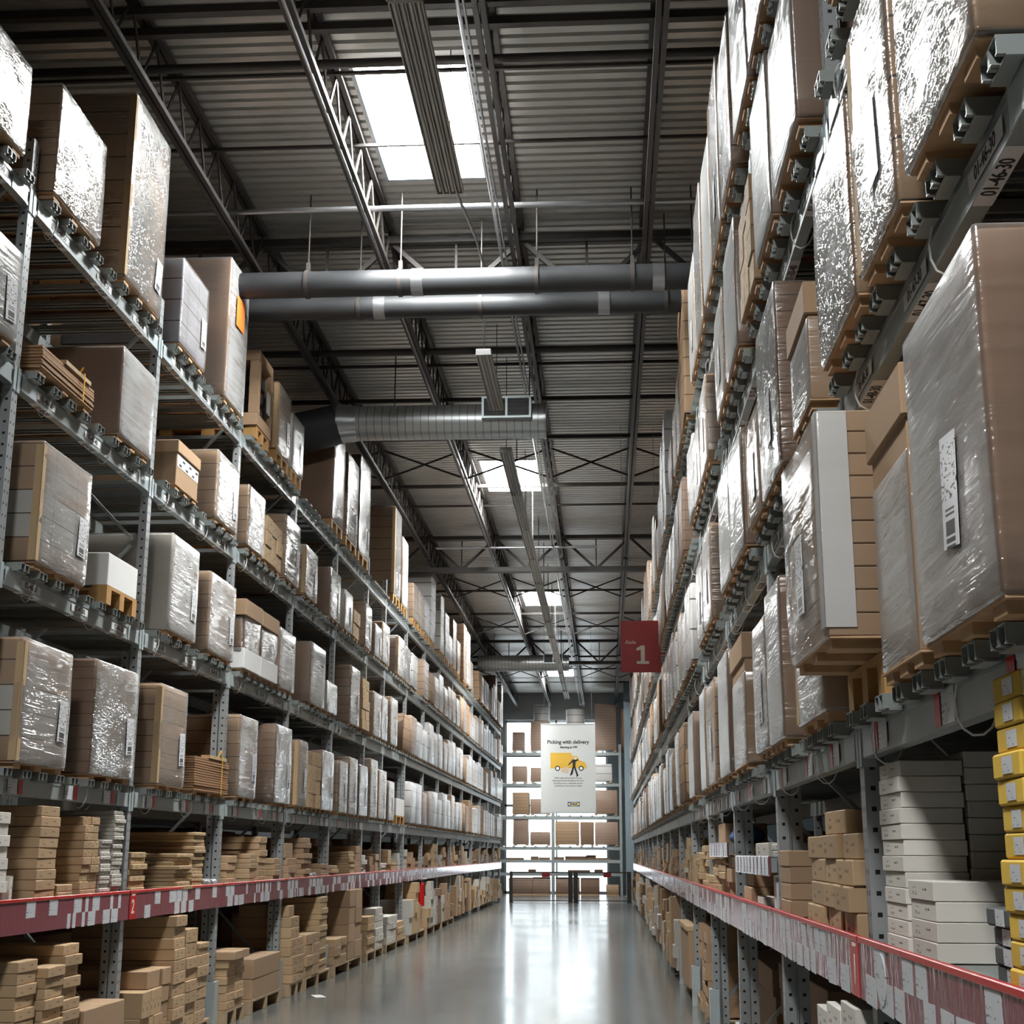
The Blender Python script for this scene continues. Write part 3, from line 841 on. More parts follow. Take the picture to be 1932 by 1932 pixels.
def load(side, lv, y0, y1, h, st, dz=0.0, lab=None, deep=DEP, tall=False, over=0.0):
    NLOAD[0] += 1
    sd = NLOAD[0]
    w_, yc = y1 - y0 - 0.012, (y0 + y1) / 2
    z0 = (LV[lv] + 0.138 + dz) if lv else dz
    if tall:
        z0 += 0.104
    x = (-3.68 - DEP / 2 + over) if side < 0 else (0.86 + DEP / 2 - over)
    rz = 0 if side < 0 else PI
    wh = where(side, lv, yc) if lv else lab
    nice = {'flat': 'bundle of flattened cardboard', 'cartons': 'unwrapped brown carton stack', 'lidbox': 'lidded carton with white print', 'whitebox': 'flat white box on orange pallet', 'brownwhite': 'brown load on white base', 'crate': 'open-sided tall carton', 'lidded': 'brown lidded carton', 'corner': 'plank-carton stack with white corner board'}
    look = nice[st] if st in nice else STY[st][2] + ' pallet load'
    t = thing('pallet_load', lab or ('%s, %s' % (look, wh)), 'pallet load', (x, yc, z0), rz + R.uniform(-0.012, 0.012), 'pallet loads in the racks')
    put('pallet', pal(w_, tall), t)
    dp = deep
    hx = dp / 2
    if st in STY:
        body, fl, _ = STY[st]
        n = 9 if yc < 15 else 5
        part('carton_stack', MB().soft(dp - 0.02, w_ - 0.02, h, 0.002, n, 0.004, 0.006, 0.012, sd), body, t)
        part('stretch_film', MB().soft(dp, w_, h + 0.010, 0.0, n + 2, 0.004, 0.0035, 0.012, sd + 50, fr=4), fl, t)
        if st in ('wrap', 'tallwrap', 'silver', 'brownwrap', 'wrap2', 'bigsmooth', 'white', 'greywrap') and h > 0.4:
            o = put('label_sheet', LBL, t, (hx + 0.009, (w_ / 2 - 0.14) * (1 if side < 0 else 0.2), min(0.32, h * 0.4)), rot=(R.uniform(-0.1, 0.1), 0, 0))
        if st in ('tallwrap', 'brownwrap', 'wrap2'):
            o = part('corner_board', MB().box(hx - 0.05, hx + 0.004, -w_ / 2 - 0.004, -w_ / 2, 0.01, h - 0.02).box(hx, hx + 0.004, -w_ / 2 - 0.004, -w_ / 2 + 0.05, 0.01, h - 0.02), 'card_tan', t)
    elif st == 'flat':
        q, z = 0, 0.0
        while z < h - 0.02:
            th = 0.017
            dx = R.uniform(-0.006, 0.006)
            part('board', MB().box(-hx + dx, hx + dx, -w_ / 2, w_ / 2, z + 0.001, z + th), 'card_edge', t, rz=R.uniform(-0.004, 0.004))
            z += th + 0.005
        part('top_board', MB().box(hx - 0.08, hx + 0.01, -w_ * 0.1, w_ * 0.4, z, z + 0.03), 'card_tan', t)
        sy = w_ * 0.22
        part('strap', MB().box(hx + 0.022, hx + 0.026, sy, sy + 0.014, -0.02, z + 0.032).box(-hx, hx + 0.026, sy, sy + 0.014, z + 0.032, z + 0.036).tube((hx - 0.02, sy, z + 0.03), (hx + 0.0, sy + 0.03, z + 0.09), 0.006, 6).tube((hx + 0.0, sy + 0.03, z + 0.09), (hx + 0.02, sy - 0.02, z + 0.07), 0.006, 6), 'strap', t)
    elif st == 'cartons':
        ny = max(2, round(w_ / 0.28))
        nz = max(2, round(h / 0.17))
        cw, ch = w_ / ny, h / nz
        cm = MB().cbox(-hx, hx, -cw / 2 + 0.003, cw / 2 - 0.003, 0.001, ch - 0.002, 0.005).mesh('carton', 'card_tan')
        for a in range(ny):
            for b in range(nz):
                put('carton', cm, t, (R.uniform(-0.012, 0.012), -w_ / 2 + (a + 0.5) * cw, b * ch))
    elif st in ('lidbox', 'lidded', 'whitebox'):
        cm = 'white_plain' if st == 'whitebox' else 'card'
        part('box_body', MB().cbox(-hx + 0.015, hx - 0.015, -w_ / 2 + 0.015, w_ / 2 - 0.015, 0.001, h - (0.0 if st == 'whitebox' else 0.02), 0.005), cm, t)
        if st != 'whitebox':
            part('lid', MB().cbox(-hx, hx, -w_ / 2, w_ / 2, h - min(0.16, h * 0.28), h, 0.005), cm, t)
        if st == 'lidded':
            part('stretch_film', MB().soft(dp - 0.022, w_ - 0.022, h * 0.70, 0.0, 8, 0.001, 0.001, 0.01, sd), 'film', t)
        if st == 'lidbox':
            bd = part('printed_band', MB().box(hx - 0.0145, hx - 0.0125, -w_ / 2 + 0.03, w_ / 2 - 0.02, h * 0.42, h * 0.69), 'white_paper', t)
            for q in range(6):
                part('printed_mark', MB().box(hx - 0.0124, hx - 0.0118, -w_ / 2 + 0.08 + q * w_ / 7, -w_ / 2 + 0.08 + q * w_ / 7 + 0.07, h * (0.45 + 0.13 * (q % 2)), h * (0.5 + 0.13 * (q % 2))), 'black', bd)
    elif st == 'brownwhite':
        part('base_box', MB().cbox(-hx - 0.01, hx + 0.01, -w_ / 2, w_ / 2, 0.001, h * 0.30, 0.005), 'white_plain', t)
        part('carton_stack', MB().soft(dp - 0.06, w_ - 0.05, h * 0.48, h * 0.302, 6, 0.0, 0.01, 0.02, sd), 'card_dark', t)
        part('stretch_film', MB().soft(dp - 0.02, w_ - 0.02, h * 0.62, h * 0.2, 7, 0.006, 0.02, 0.03, sd + 9), 'film_silver', t)
        part('top_carton', MB().cbox(-hx, hx + 0.01, -w_ / 2, w_ / 2, h * 0.785, h + 0.02, 0.006), 'card', t)
    elif st == 'crate':
        for sx in (-1, 1):
            for sy in (-1, 1):
                part('corner_post', MB().box(sx * (hx - 0.05) - 0.05, sx * (hx - 0.05) + 0.05, sy * (w_ / 2 - 0.05) - 0.05, sy * (w_ / 2 - 0.05) + 0.05, 0.14, h - 0.12), 'card', t)
        part('tray', MB().cbox(-hx, hx, -w_ / 2, w_ / 2, 0.001, 0.14, 0.005), 'card', t)
        part('lid', MB().cbox(-hx, hx, -w_ / 2, w_ / 2, h - 0.12, h, 0.005), 'card', t)
        for q in range(3):
            part('packed_frame', MB().box(-hx + 0.1, hx - 0.06, -w_ / 2 + 0.11, w_ / 2 - 0.11, 0.16 + q * (h - 0.3) / 3, 0.14 + (q + 0.8) * (h - 0.3) / 3), 'slate_card', t)
        part('printed_sheet', MB().box(hx, hx + 0.002, w_ * 0.1, w_ * 0.36, h * 0.3, h * 0.6), 'white_paper', t)
    elif st == 'corner':
        nr = 10
        rh = h / nr
        for q in range(nr):
            part('plank_carton', MB().cbox(-hx, hx - 0.01, -w_ / 2, w_ / 2, q * rh + 0.001, (q + 1) * rh - 0.001, 0.004), 'card', t)
        o = part('corner_board', MB().box(hx - 0.10, hx + 0.005, -w_ / 2 - 0.005 if side < 0 else w_ / 2, -w_ / 2 if side < 0 else w_ / 2 + 0.005, 0.03, h - 0.005).box(hx, hx + 0.005, (w_ / 2 - 0.07) if side > 0 else -w_ / 2, (w_ / 2 + 0.005) if side > 0 else -w_ / 2 + 0.07, 0.03, h - 0.005), 'white_plain', t)
        o['label'] = 'white corner board'
        part('stretch_film', MB().soft(dp + 0.02, w_ + 0.025, h, -0.005, 9, 0.006, 0.01, 0.015, sd), 'film_light', t)
        put('label_sheet', LBL, t, (hx + 0.02, 0.0, h * 0.35))
    return t
LL = [(4, 7.3, 8.1, 0.62, 'glare'), (4, 8.56, 9.5, 0.80, 'glare'), (4, 10.0, 10.96, 1.56, 'tallwrap'), (4, 11.50, 12.32, 0.80, 'greywrap'), (4, 13.02, 13.75, 1.47, 'smooth'), (4, 14.30, 14.95, 0.85, 'crate'), (4, 15.2, 15.92, 0.8, 'brownwrap'), (4, 16.02, 16.66, 0.68, 'white'), (4, 18.62, 19.45, 1.31, 'dark'), (4, 19.7, 20.6, 1.24, 'wrap'), (4, 20.74, 21.70, 1.5, 'silver'), (4, 24.4, 25.2, 1.58, 'tallwrap'), (4, 25.4, 26.2, 1.25, 'smooth'),
      (3, 7.5, 8.22, 0.6, 'white'), (3, 8.62, 9.6, 0.17, 'flat'), (3, 10.14, 10.94, 0.70, 'smooth'), (3, 11.67, 12.35, 0.40, 'lidbox'), (3, 12.89, 13.73, 0.66, 'wrap'), (3, 14.15, 14.86, 0.64, 'glare'), (3, 14.92, 15.75, 0.5, 'cartons'), (3, 15.88, 16.68, 0.74, 'wrap'), (3, 17.0, 17.8, 0.62, 'wrap2'), (3, 18.62, 19.42, 0.66, 'bigsmooth'), (3, 19.72, 20.4, 0.56, 'white'), (3, 20.44, 21.04, 0.4, 'cartons'), (3, 21.5, 22.16, 0.67, 'wrap'), (3, 22.5, 23.2, 0.5, 'silver'), (3, 23.3, 24.05, 0.66, 'wrap'), (3, 25.1, 25.9, 0.7, 'wrap2'), (3, 26.0, 26.8, 0.65, 'greywrap'),
      (2, 8.78, 9.7, 0.81, 'wrap2'), (2, 10.16, 10.87, 0.25, 'whitebox'), (2, 11.64, 12.5, 0.83, 'white'), (2, 12.87, 13.83, 0.74, 'wrap'), (2, 14.22, 14.92, 0.70, 'brownwhite'), (2, 14.96, 15.72, 0.70, 'brownwhite'), (2, 15.8, 16.66, 0.67, 'smooth'), (2, 17.55, 18.5, 0.76, 'smooth'), (2, 18.68, 19.4, 0.4, 'crumple'), (2, 20.4, 21.2, 0.83, 'wrap'), (2, 21.45, 22.1, 0.78, 'cartons'), (2, 22.56, 23.3, 0.69, 'wrap'), (2, 23.35, 24.05, 0.7, 'silver'), (2, 24.4, 25.2, 0.8, 'wrap'),
      (1, 8.72, 9.6, 0.78, 'wrap2'), (1, 10.06, 10.99, 0.82, 'silver'), (1, 11.58, 12.38, 0.82, 'brownwrap'), (1, 12.7, 13.84, 0.32, 'flat'), (1, 14.2, 14.98, 0.81, 'wrap'), (1, 15.8, 16.66, 0.86, 'silver'), (1, 17.0, 17.6, 0.78, 'brownwrap'), (1, 17.68, 18.42, 0.70, 'cartons'), (1, 18.52, 19.3, 0.76, 'silver'), (1, 19.7, 20.4, 0.70, 'wrap'), (1, 20.5, 21.2, 0.8, 'wrap'), (1, 21.36, 22.16, 0.74, 'silver'), (1, 22.4, 23.1, 0.9, 'wrap'), (1, 23.25, 24.05, 0.78, 'wrap2'), (1, 24.3, 25.0, 0.65, 'wrap'), (1, 25.4, 26.4, 0.3, 'whitebox')]
RL = [(1, 3.06, 3.87, 0.86, 'bigsmooth'), (1, 3.93, 4.50, 0.84, 'lidded'), (1, 5.60, 6.42, 0.80, 'wrap2'), (1, 6.90, 7.52, 0.78, 'smooth'), (1, 7.56, 8.18, 0.70, 'wrap'), (1, 8.80, 9.75, 0.80, 'lidded'), (1, 9.9, 10.8, 0.84, 'smooth'), (1, 11.18, 12.1, 0.80, 'brownwrap'), (1, 12.2, 13.0, 0.84, 'smooth'), (1, 13.95, 14.75, 0.8, 'smooth'),
      (2, 2.95, 3.70, 0.78, 'glare'), (2, 3.82, 4.42, 0.86, 'tallwrap'), (2, 4.52, 5.30, 0.74, 'glare'), (2, 5.64, 6.25, 0.52, 'lidded'), (2, 6.6, 7.45, 0.92, 'silver'), (2, 7.5, 8.15, 0.6, 'brownwrap'), (2, 8.5, 9.3, 0.74, 'smooth'), (2, 9.4, 10.2, 0.78, 'smooth'), (2, 11.2, 12.0, 0.76, 'wrap'), (2, 12.1, 12.9, 0.7, 'silver'),
      (3, 3.0, 3.75, 0.8, 'glare'), (3, 4.0, 4.8, 0.82, 'glare'), (3, 5.62, 6.45, 0.78, 'smooth'), (3, 6.58, 7.3, 0.9, 'smooth'), (3, 7.4, 8.14, 0.64, 'cartons'), (3, 8.42, 9.25, 0.85, 'smooth'), (3, 9.35, 10.15, 0.76, 'wrap'), (3, 11.1, 11.9, 0.72, 'wrap'), (3, 12.0, 12.8, 0.64, 'silver'),
      (4, 5.62, 6.4, 1.2, 'glare'), (4, 6.5, 7.3, 1.0, 'glare'), (4, 7.4, 8.2, 1.35, 'smooth'), (4, 8.45, 9.2, 1.1, 'glare'), (4, 9.3, 10.1, 1.3, 'tallwrap'), (4, 10.2, 10.95, 1.15, 'smooth'), (4, 11.2, 12.0, 1.25, 'glare'), (4, 12.1, 12.9, 1.0, 'wrap')]
TALLP = ('crate', 'whitebox')
for a in LL:
    t = load(-1, *a, tall=(a[4] in TALLP or (a[0] == 4 and a[1] > 15)))
    if a[0] == 4 and a[4] == 'smooth' and a[1] < 14:
        o = part('orange_sheet', MB().box(DEP / 2 + 0.018, DEP / 2 + 0.02, -0.15, 0.15, 0.83, 1.15), 'orange', t)
        o['label'] = 'orange paper sheet'
for a in RL:
    load(1, *a)
# plank cartons standing on the low wrapped load
load(1, 0, 4.62, 5.40, 0.77, 'corner', dz=LV[1] + 0.098 + 0.144 + 0.038, over=0.14, lab='stack of long brown cartons with white corner board, lowest right beams')
tag(put('wood_pallet', pal(0.7, True), None, (0.90 + DEP / 2, 5.01, LV[1] + 0.098 + 0.142), PI), 'yellow wooden pallet under the long brown cartons, right rack', 'pallet')
# farther loads: one mesh each, random but stocked like the near ones
FARS = [('far_wrap', 'shrink-wrapped'), ('far_wrap', 'shrink-wrapped'), ('far_white', 'whitish wrapped'), ('far_white', 'whitish wrapped'), ('far_brown', 'brown wrapped'), ('card_grid', 'unwrapped brown')]
stuffs = {-1: MB(), 1: MB()}
NFAR = 0
for side in (-1, 1):
    P = PL if side < 0 else PR
    stuff = stuffs[side]
    for lv in (1, 2, 3, 4):
        last = max([a[2] for a in (LL if side < 0 else RL) if a[0] == lv])
        for i in range(len(P) - 1):
            ln = P[i + 1] - P[i]
            ns = 3 if ln > 2.5 else 2
            sl = (ln - 0.14) / ns
            for q in range(ns):
                y0 = P[i] + 0.07 + q * sl + 0.02
                y1 = y0 + sl - R.uniform(0.05, 0.14)
                if y0 < last + 0.02 or R.random() < (0.12 if lv == 4 else 0.05):
                    continue
                h = R.uniform(0.62, 0.86) if lv < 4 else R.choice((R.uniform(0.6, 0.9), R.uniform(1.0, 1.5) if not 41 < y0 < 45 else 0.8))
                m_, look = R.choice(FARS)
                tallp = lv == 4 and side < 0
                z0 = LV[lv] + 0.138 + (0.104 if tallp else 0)
                x = (-3.68 - DEP / 2) if side < 0 else (0.86 + DEP / 2)
                w_ = y1 - y0
                if y0 > 37.5:
                    mi = {'far_wrap': 0, 'far_white': 1, 'far_brown': 2, 'card_grid': 3}[m_]
                    stuff.cbox(x - DEP / 2, x + DEP / 2, y0, y1, z0, z0 + h, 0.02, mi)
                    stuff.box(x - DEP / 2 + 0.02, x + DEP / 2 - 0.02, y0 + 0.02, y0 + 0.14, z0 - 0.037, z0, 4).box(x - DEP / 2 + 0.02, x + DEP / 2 - 0.02, y1 - 0.14, y1 - 0.02, z0 - 0.037, z0, 4)
                    continue
                NFAR += 1
                mb = MB().soft(DEP, w_, h, 0.0, 4, 0.01, 0.014, 0.02, NFAR)
                pmb = pallet_mb(w_ - 0.02, DEP - 0.02, tallp)
                mb.add(pmb.v, pmb.f, 1)
                tag(part('pallet_load', mb, [m_, 'pine' if tallp else 'woodblock'], None, (x, (y0 + y1) / 2, z0), 0 if side < 0 else PI), '%s pallet load, %s' % (look, where(side, lv, (y0 + y1) / 2)), 'pallet load', 'pallet loads in the racks')
for side in (-1, 1):
    tag(part('distant_pallet_loads', stuffs[side], ['far_wrap', 'far_white', 'far_brown', 'card_grid', 'woodblock'], None), 'small distant pallet loads in the far end of the %s rack' % ('left' if side < 0 else 'right'), 'pallet load', kind='stuff')
# loads in the rack row standing back to back behind the left rack
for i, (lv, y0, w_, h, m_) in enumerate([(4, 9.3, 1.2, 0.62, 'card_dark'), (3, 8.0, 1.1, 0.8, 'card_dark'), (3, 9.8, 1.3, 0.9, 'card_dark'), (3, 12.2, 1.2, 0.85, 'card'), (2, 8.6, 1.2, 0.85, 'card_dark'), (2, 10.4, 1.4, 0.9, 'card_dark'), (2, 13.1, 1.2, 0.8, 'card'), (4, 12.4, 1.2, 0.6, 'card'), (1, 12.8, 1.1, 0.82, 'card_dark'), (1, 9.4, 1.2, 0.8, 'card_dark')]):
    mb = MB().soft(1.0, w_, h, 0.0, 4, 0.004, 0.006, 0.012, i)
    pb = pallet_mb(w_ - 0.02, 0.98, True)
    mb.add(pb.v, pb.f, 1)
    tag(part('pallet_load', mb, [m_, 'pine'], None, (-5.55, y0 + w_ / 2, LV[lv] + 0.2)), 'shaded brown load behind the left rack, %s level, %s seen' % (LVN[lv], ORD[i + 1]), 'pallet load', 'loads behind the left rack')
for lv in LV:
    for q, xx in enumerate((-5.05, -5.95)):
        tag(part('pallet_beam', MB().box(-0.03, 0.03, 5.8, 27, -0.06, 0.055), 'steel', None, (xx, 0, LV[lv])), 'long grey %s beam behind the left rack, %s level' % (('front', 'rear')[q], LVN[lv]), 'rack beam')
# rear-row stock behind both aisle racks, added to block light and darken the gaps
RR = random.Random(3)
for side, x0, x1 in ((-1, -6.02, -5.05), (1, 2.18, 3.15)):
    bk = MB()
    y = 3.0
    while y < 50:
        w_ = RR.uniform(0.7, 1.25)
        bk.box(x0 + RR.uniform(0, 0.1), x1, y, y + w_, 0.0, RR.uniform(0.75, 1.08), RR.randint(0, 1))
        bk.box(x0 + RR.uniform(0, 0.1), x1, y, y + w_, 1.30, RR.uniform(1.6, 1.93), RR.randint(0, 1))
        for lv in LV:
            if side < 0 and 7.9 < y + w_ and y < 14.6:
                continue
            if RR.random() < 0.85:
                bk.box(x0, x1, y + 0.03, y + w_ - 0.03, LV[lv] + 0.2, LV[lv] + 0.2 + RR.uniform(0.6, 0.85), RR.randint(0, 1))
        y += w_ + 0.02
    tag(part('blocking_stock', bk, ['card_dark', 'card'], None), 'brown stock added to block light in the row behind the %s rack' % ('left' if side < 0 else 'right'), 'carton', kind='stuff')
# ================================================================== cartons for picking
NAMES = {'card_print': ('carton', 'brown carton'), 'card_tan': ('flat_carton', 'flat tan carton'), 'pale_card': ('thin_box', 'pale thin box'), 'white_card': ('white_box', 'white box'), 'yellow_card': ('yellow_box', 'yellow box'),
         'slate_card': ('grey_box', 'dark grey box'), 'card': ('carton', 'plain brown carton'), 'white_plain': ('white_box', 'plain white box'), 'card_dark': ('carton', 'dark brown carton')}
CAT = {'carton': 'carton', 'flat_carton': 'carton', 'thin_box': 'box', 'white_box': 'box', 'yellow_box': 'box', 'grey_box': 'box'}
NC = [0]
TAGW = MB().box(0, 0.001, -0.040, 0.040, -0.020, 0.020).mesh('box_label', 'tag')
def stack(side, y0, y1, z0, h, n, m_, deep, desc, ncol=1, xf=None, jit=0.012, lab=None, skip=0):
    """a stack of n rows and ncol columns; every box is an object"""
    x = xf if xf is not None else (-3.75 if side < 0 else 0.95)
    rz = 0 if side < 0 else PI
    cw, ch = (y1 - y0) / ncol, h / n
    me = MB().cbox(-deep, 0, -cw / 2 + 0.002, cw / 2 - 0.002, 0.0008, ch - 0.0008, min(0.0022 if 'white' in m_ else 0.005, ch * 0.15)).mesh(NAMES[m_][0], m_)
    for c in range(ncol):
        for q in range(n - (skip if c == ncol - 1 else 0)):
            o = put(NAMES[m_][0], me, None, (x + R.uniform(-jit, jit), y0 + (c + 0.5) * cw + R.uniform(-jit, jit) * 0.4, z0 + q * ch), rz + R.uniform(-0.02, 0.02) * (jit / 0.012))
            if ncol == 1 and n == 1:
                lb = '%s %s' % (NAMES[m_][1], desc)
            elif ncol == 1:
                lb = '%s, %s from bottom, in %s' % (NAMES[m_][1], ORD[q + 1], desc)
            else:
                lb = '%s, %s row up, %s column, in %s' % (NAMES[m_][1], ORD[q + 1], ORD[c + 1], desc)
            tag(o, lb, CAT[NAMES[m_][0]], 'cartons in ' + desc)
            NC[0] += 1
            if lab:
                put('box_label', TAGW, o, (0.001, (cw / 2 - 0.07) * 0.3, ch * 0.5))
            elif n == 1 or (ch > 0.05 and deep > 0.3 and m_ in ('card_print', 'card')):
                if deep > 0.3 and y0 < 16:
                    part('tape', MB().box(-deep * 0.96, 0.0006, -0.02, 0.02, ch - 0.0012, ch + 0.0002), 'card_tan', o)
SH = 1.302
# left shelf
stack(-1, 8.70, 8.92, SH, 0.56, 8, 'white_card', 0.5, 'the near end stack on left shelf')
stack(-1, 9.00, 9.05, SH, 0.17, 1, 'white_card', 0.4, 'standing upright beside the printed white stack')
stack(-1, 9.39, 9.73, SH, 0.62, 9, 'card_print', 0.9, 'the tall single-column stack on left shelf')
stack(-1, 9.80, 10.10, SH, 0.10, 2, 'card_print', 0.35, 'the small low block on left shelf', 2)
stack(-1, 10.22, 10.56, SH, 0.57, 10, 'card_print', 0.9, 'the two-column stack on left shelf', 2)
stack(-1, 10.61, 10.82, SH, 0.41, 14, 'pale_card', 0.5, 'the lower grey pile by the second post')
stack(-1, 10.87, 11.09, SH, 0.63, 20, 'pale_card', 0.5, 'the tall grey pile by the second post')
stack(-1, 11.36, 11.70, SH, 0.32, 7, 'card_tan', 0.5, 'the ragged tan pile after the second post', jit=0.03)
stack(-1, 12.50, 12.95, SH, 0.31, 9, 'card_tan', 1.0, 'the wide pile of flat packs', jit=0.035)
stack(-1, 13.03, 13.39, SH, 0.50, 16, 'card_tan', 0.9, 'the tall ragged flat-pack pile', jit=0.02)
stack(-1, 14.25, 14.58, SH, 0.29, 4, 'card_print', 0.4, 'the short stack after the third post')
stack(-1, 15.19, 15.49, SH, 0.31, 6, 'card_print', 0.7, 'the stepped pair of stacks, lower one')
stack(-1, 15.55, 15.9, SH, 0.49, 7, 'card_print', 0.7, 'the stepped pair of stacks, taller one')
stack(-1, 16.30, 16.62, SH, 0.26, 4, 'card_print', 0.6, 'the stack before the fourth post')
stack(-1, 16.90, 17.35, SH, 0.43, 5, 'card', 0.6, 'the uneven stack after the fourth post', jit=0.04)
stack(-1, 17.83, 18.26, SH, 0.50, 8, 'card', 0.8, 'the tall leaning stack after the fourth post', jit=0.03)
stack(-1, 19.02, 19.46, SH, 0.18, 3, 'card', 0.4, 'the low stack before the fifth post')
stack(-1, 19.75, 20.2, SH, 0.15, 3, 'card_tan', 0.4, 'the low pile after the fifth post', jit=0.03)
stack(-1, 21.1, 21.55, SH, 0.34, 9, 'card_tan', 0.9, 'the ragged pile before the short bay', jit=0.02)
stack(-1, 21.65, 22.1, SH, 0.42, 4, 'card', 0.7, 'the stack at the short bay post')
# crumpled clear-wrapped goods on the left shelf
for i, (y0, n_) in enumerate(((13.46, 3), (18.4, 3))):
    for q in range(n_):
        tag(part('wrapped_packet', MB().soft(0.34, 0.16, 0.07, 0.0, 5, 0.0, 0.03, 0.02, i * 9 + q, fr=12), 'film_white', None, (-3.93 + R.uniform(-0.03, 0.03), y0 + 0.1 + q * 0.165, SH)), 'small crumpled clear-wrapped packet, %s along, left shelf %s bay' % (ORD[q + 1], 'second' if i == 0 else 'fourth'), 'packet', 'clear-wrapped packets on the left shelf')
# left floor: cartons on low pallets
def floor_pallet(side, y0, y1, desc):
    x = (-3.66 - 0.55) if side < 0 else (0.98 + 0.55)
    mb = pallet_mb(y1 - y0, 1.1, True)
    tag(part('wood_pallet', mb, 'wood', None, (x, (y0 + y1) / 2, 0.142)), 'wooden pallet on the floor under ' + desc, 'pallet', 'floor pallets under the racks')
FZ = 0.144
for a, b, d in ((9.1, 11.08, 'the near left cartons'), (11.5, 13.55, 'the big carton block'), (14.09, 14.85, 'the third bay cartons'), (15.1, 16.5, 'the big double carton'), (16.95, 17.75, 'the stepped stack'), (17.8, 19.4, 'the thin tall stack'), (19.7, 21.9, 'the tall brown cartons'), (22.35, 24.0, 'the short bay cartons'), (24.3, 26.7, 'the eighth bay cartons')):
    floor_pallet(-1, a, b, d)
FX = -3.66
stack(-1, 9.12, 9.44, FZ, 0.80, 11, 'card_print', 0.9, 'the nearest floor stack on the left', xf=FX - 0.05)
stack(-1, 9.47, 9.80, FZ, 0.74, 11, 'card_print', 0.9, 'the second floor stack on the left', xf=FX, jit=0.02)
stack(-1, 9.84, 10.15, FZ, 0.86, 12, 'card_print', 0.9, 'the third floor stack on the left', xf=FX - 0.02, jit=0.02)
stack(-1, 10.2, 11.06, FZ, 0.40, 2, 'card', 0.9, 'the low wide floor pair before the second post', xf=FX)
stack(-1, 11.5, 12.06, FZ, 0.40, 2, 'card_print', 0.7, 'the five-wide floor rows', 5, xf=FX)
stack(-1, 11.72, 12.06, FZ + 0.402, 0.14, 1, 'card', 0.9, 'lying on the five-wide floor rows', xf=FX - 0.02)
stack(-1, 12.09, 12.32, FZ, 0.54, 4, 'card', 0.8, 'the column left of the big block', xf=FX - 0.03)
stack(-1, 12.34, 13.40, FZ, 0.58, 6, 'card_print', 0.9, 'the big brown block', 3, xf=FX)
stack(-1, 12.34, 12.66, FZ + 0.582, 0.365, 4, 'card_print', 0.9, 'the column on top of the big block', xf=FX - 0.01)
stack(-1, 12.69, 13.02, FZ + 0.582, 0.24, 2, 'card_print', 0.6, 'the middle pair on top of the big block', xf=FX)
stack(-1, 13.06, 13.38, FZ + 0.582, 0.10, 2, 'card_print', 0.5, 'the low pair on top of the big block', xf=FX)
stack(-1, 14.11, 14.75, FZ, 0.46, 6, 'card_print', 0.6, 'the grid of cartons in third bay', 2, xf=FX)
stack(-1, 14.10, 14.74, FZ + 0.462, 0.08, 1, 'card', 0.4, 'the pair topping the third bay grid', 2, xf=FX + 0.05)
stack(-1, 15.15, 16.45, FZ, 0.40, 2, 'card', 0.9, 'the big low double carton in third bay', xf=FX)
stack(-1, 14.9, 16.6, 0.0, 0.72, 1, 'card_dark', 0.24, 'big and open, behind the low double carton', xf=FX - 1.12)
stack(-1, 16.98, 17.66, FZ, 0.50, 5, 'card_print', 0.7, 'the stepped floor stack, wide part', xf=FX)
stack(-1, 16.98, 17.46, FZ + 0.502, 0.24, 2, 'card_print', 0.7, 'the stepped floor stack, upper part', xf=FX - 0.02)
stack(-1, 16.98, 17.26, FZ + 0.743, 0.13, 1, 'card_print', 0.6, 'topping the stepped floor stack', xf=FX - 0.05)
stack(-1, 17.83, 18.62, FZ, 0.50, 4, 'card_print', 0.6, 'the two-column stack in fourth bay', 2, xf=FX)
stack(-1, 18.72, 19.2, FZ, 0.92, 13, 'card_tan', 1.0, 'the thin tall floor stack', xf=FX - 0.02)
stack(-1, 19.72, 20.6, FZ, 0.34, 3, 'card_print', 0.7, 'the low block in fifth bay', 2, xf=FX)
stack(-1, 20.75, 21.8, FZ, 0.96, 4, 'card', 0.9, 'the tall brown floor pile', 2, xf=FX)
stack(-1, 22.4, 23.0, FZ, 0.52, 5, 'card_print', 0.7, 'the floor stack in the short bay', xf=FX)
stack(-1, 23.15, 23.95, FZ, 0.62, 6, 'pale_card', 0.8, 'the pale floor stack in the short bay', xf=FX)
stack(-1, 24.4, 25.5, FZ, 0.44, 4, 'pale_card', 0.7, 'the pale low stack in eighth bay', 2, xf=FX)
stack(-1, 25.6, 26.5, FZ, 0.30, 3, 'card_print', 0.7, 'the low stack in eighth bay', xf=FX)
# right shelf
stack(1, 3.33, 3.56, SH, 0.74, 12, 'yellow_card', 0.55, 'the yellow stack at the right edge', xf=0.95, jit=0.008, lab=True)
stack(1, 3.62, 3.86, SH, 0.19, 4, 'slate_card', 0.5, 'the dark grey stack by the yellow boxes', xf=0.99, jit=0.03, lab=True)
stack(1, 4.50, 4.86, SH, 0.24, 4, 'white_card', 0.36, 'the low front white stack', xf=0.99, jit=0.006)
stack(1, 4.92, 5.28, SH, 0.63, 12, 'white_card', 0.21, 'the tall white stack by the post', xf=0.99, jit=0.006)
stack(1, 4.92, 5.28, SH, 0.66, 12, 'white_card', 0.25, 'the tall white stack one row behind', xf=1.21, jit=0.004)
for n_, (a, b, hh, nn, xx) in enumerate(((5.62, 5.96, 0.40, 4, 0.94), (6.0, 6.44, 0.50, 5, 0.95), (6.48, 6.95, 0.40, 4, 0.95))):
    stack(1, a, b, SH, hh, nn, 'card_print', 0.4, ('the near', 'the middle', 'the far')[n_] + ' brown column after the right post', xf=xx, jit=0.025)
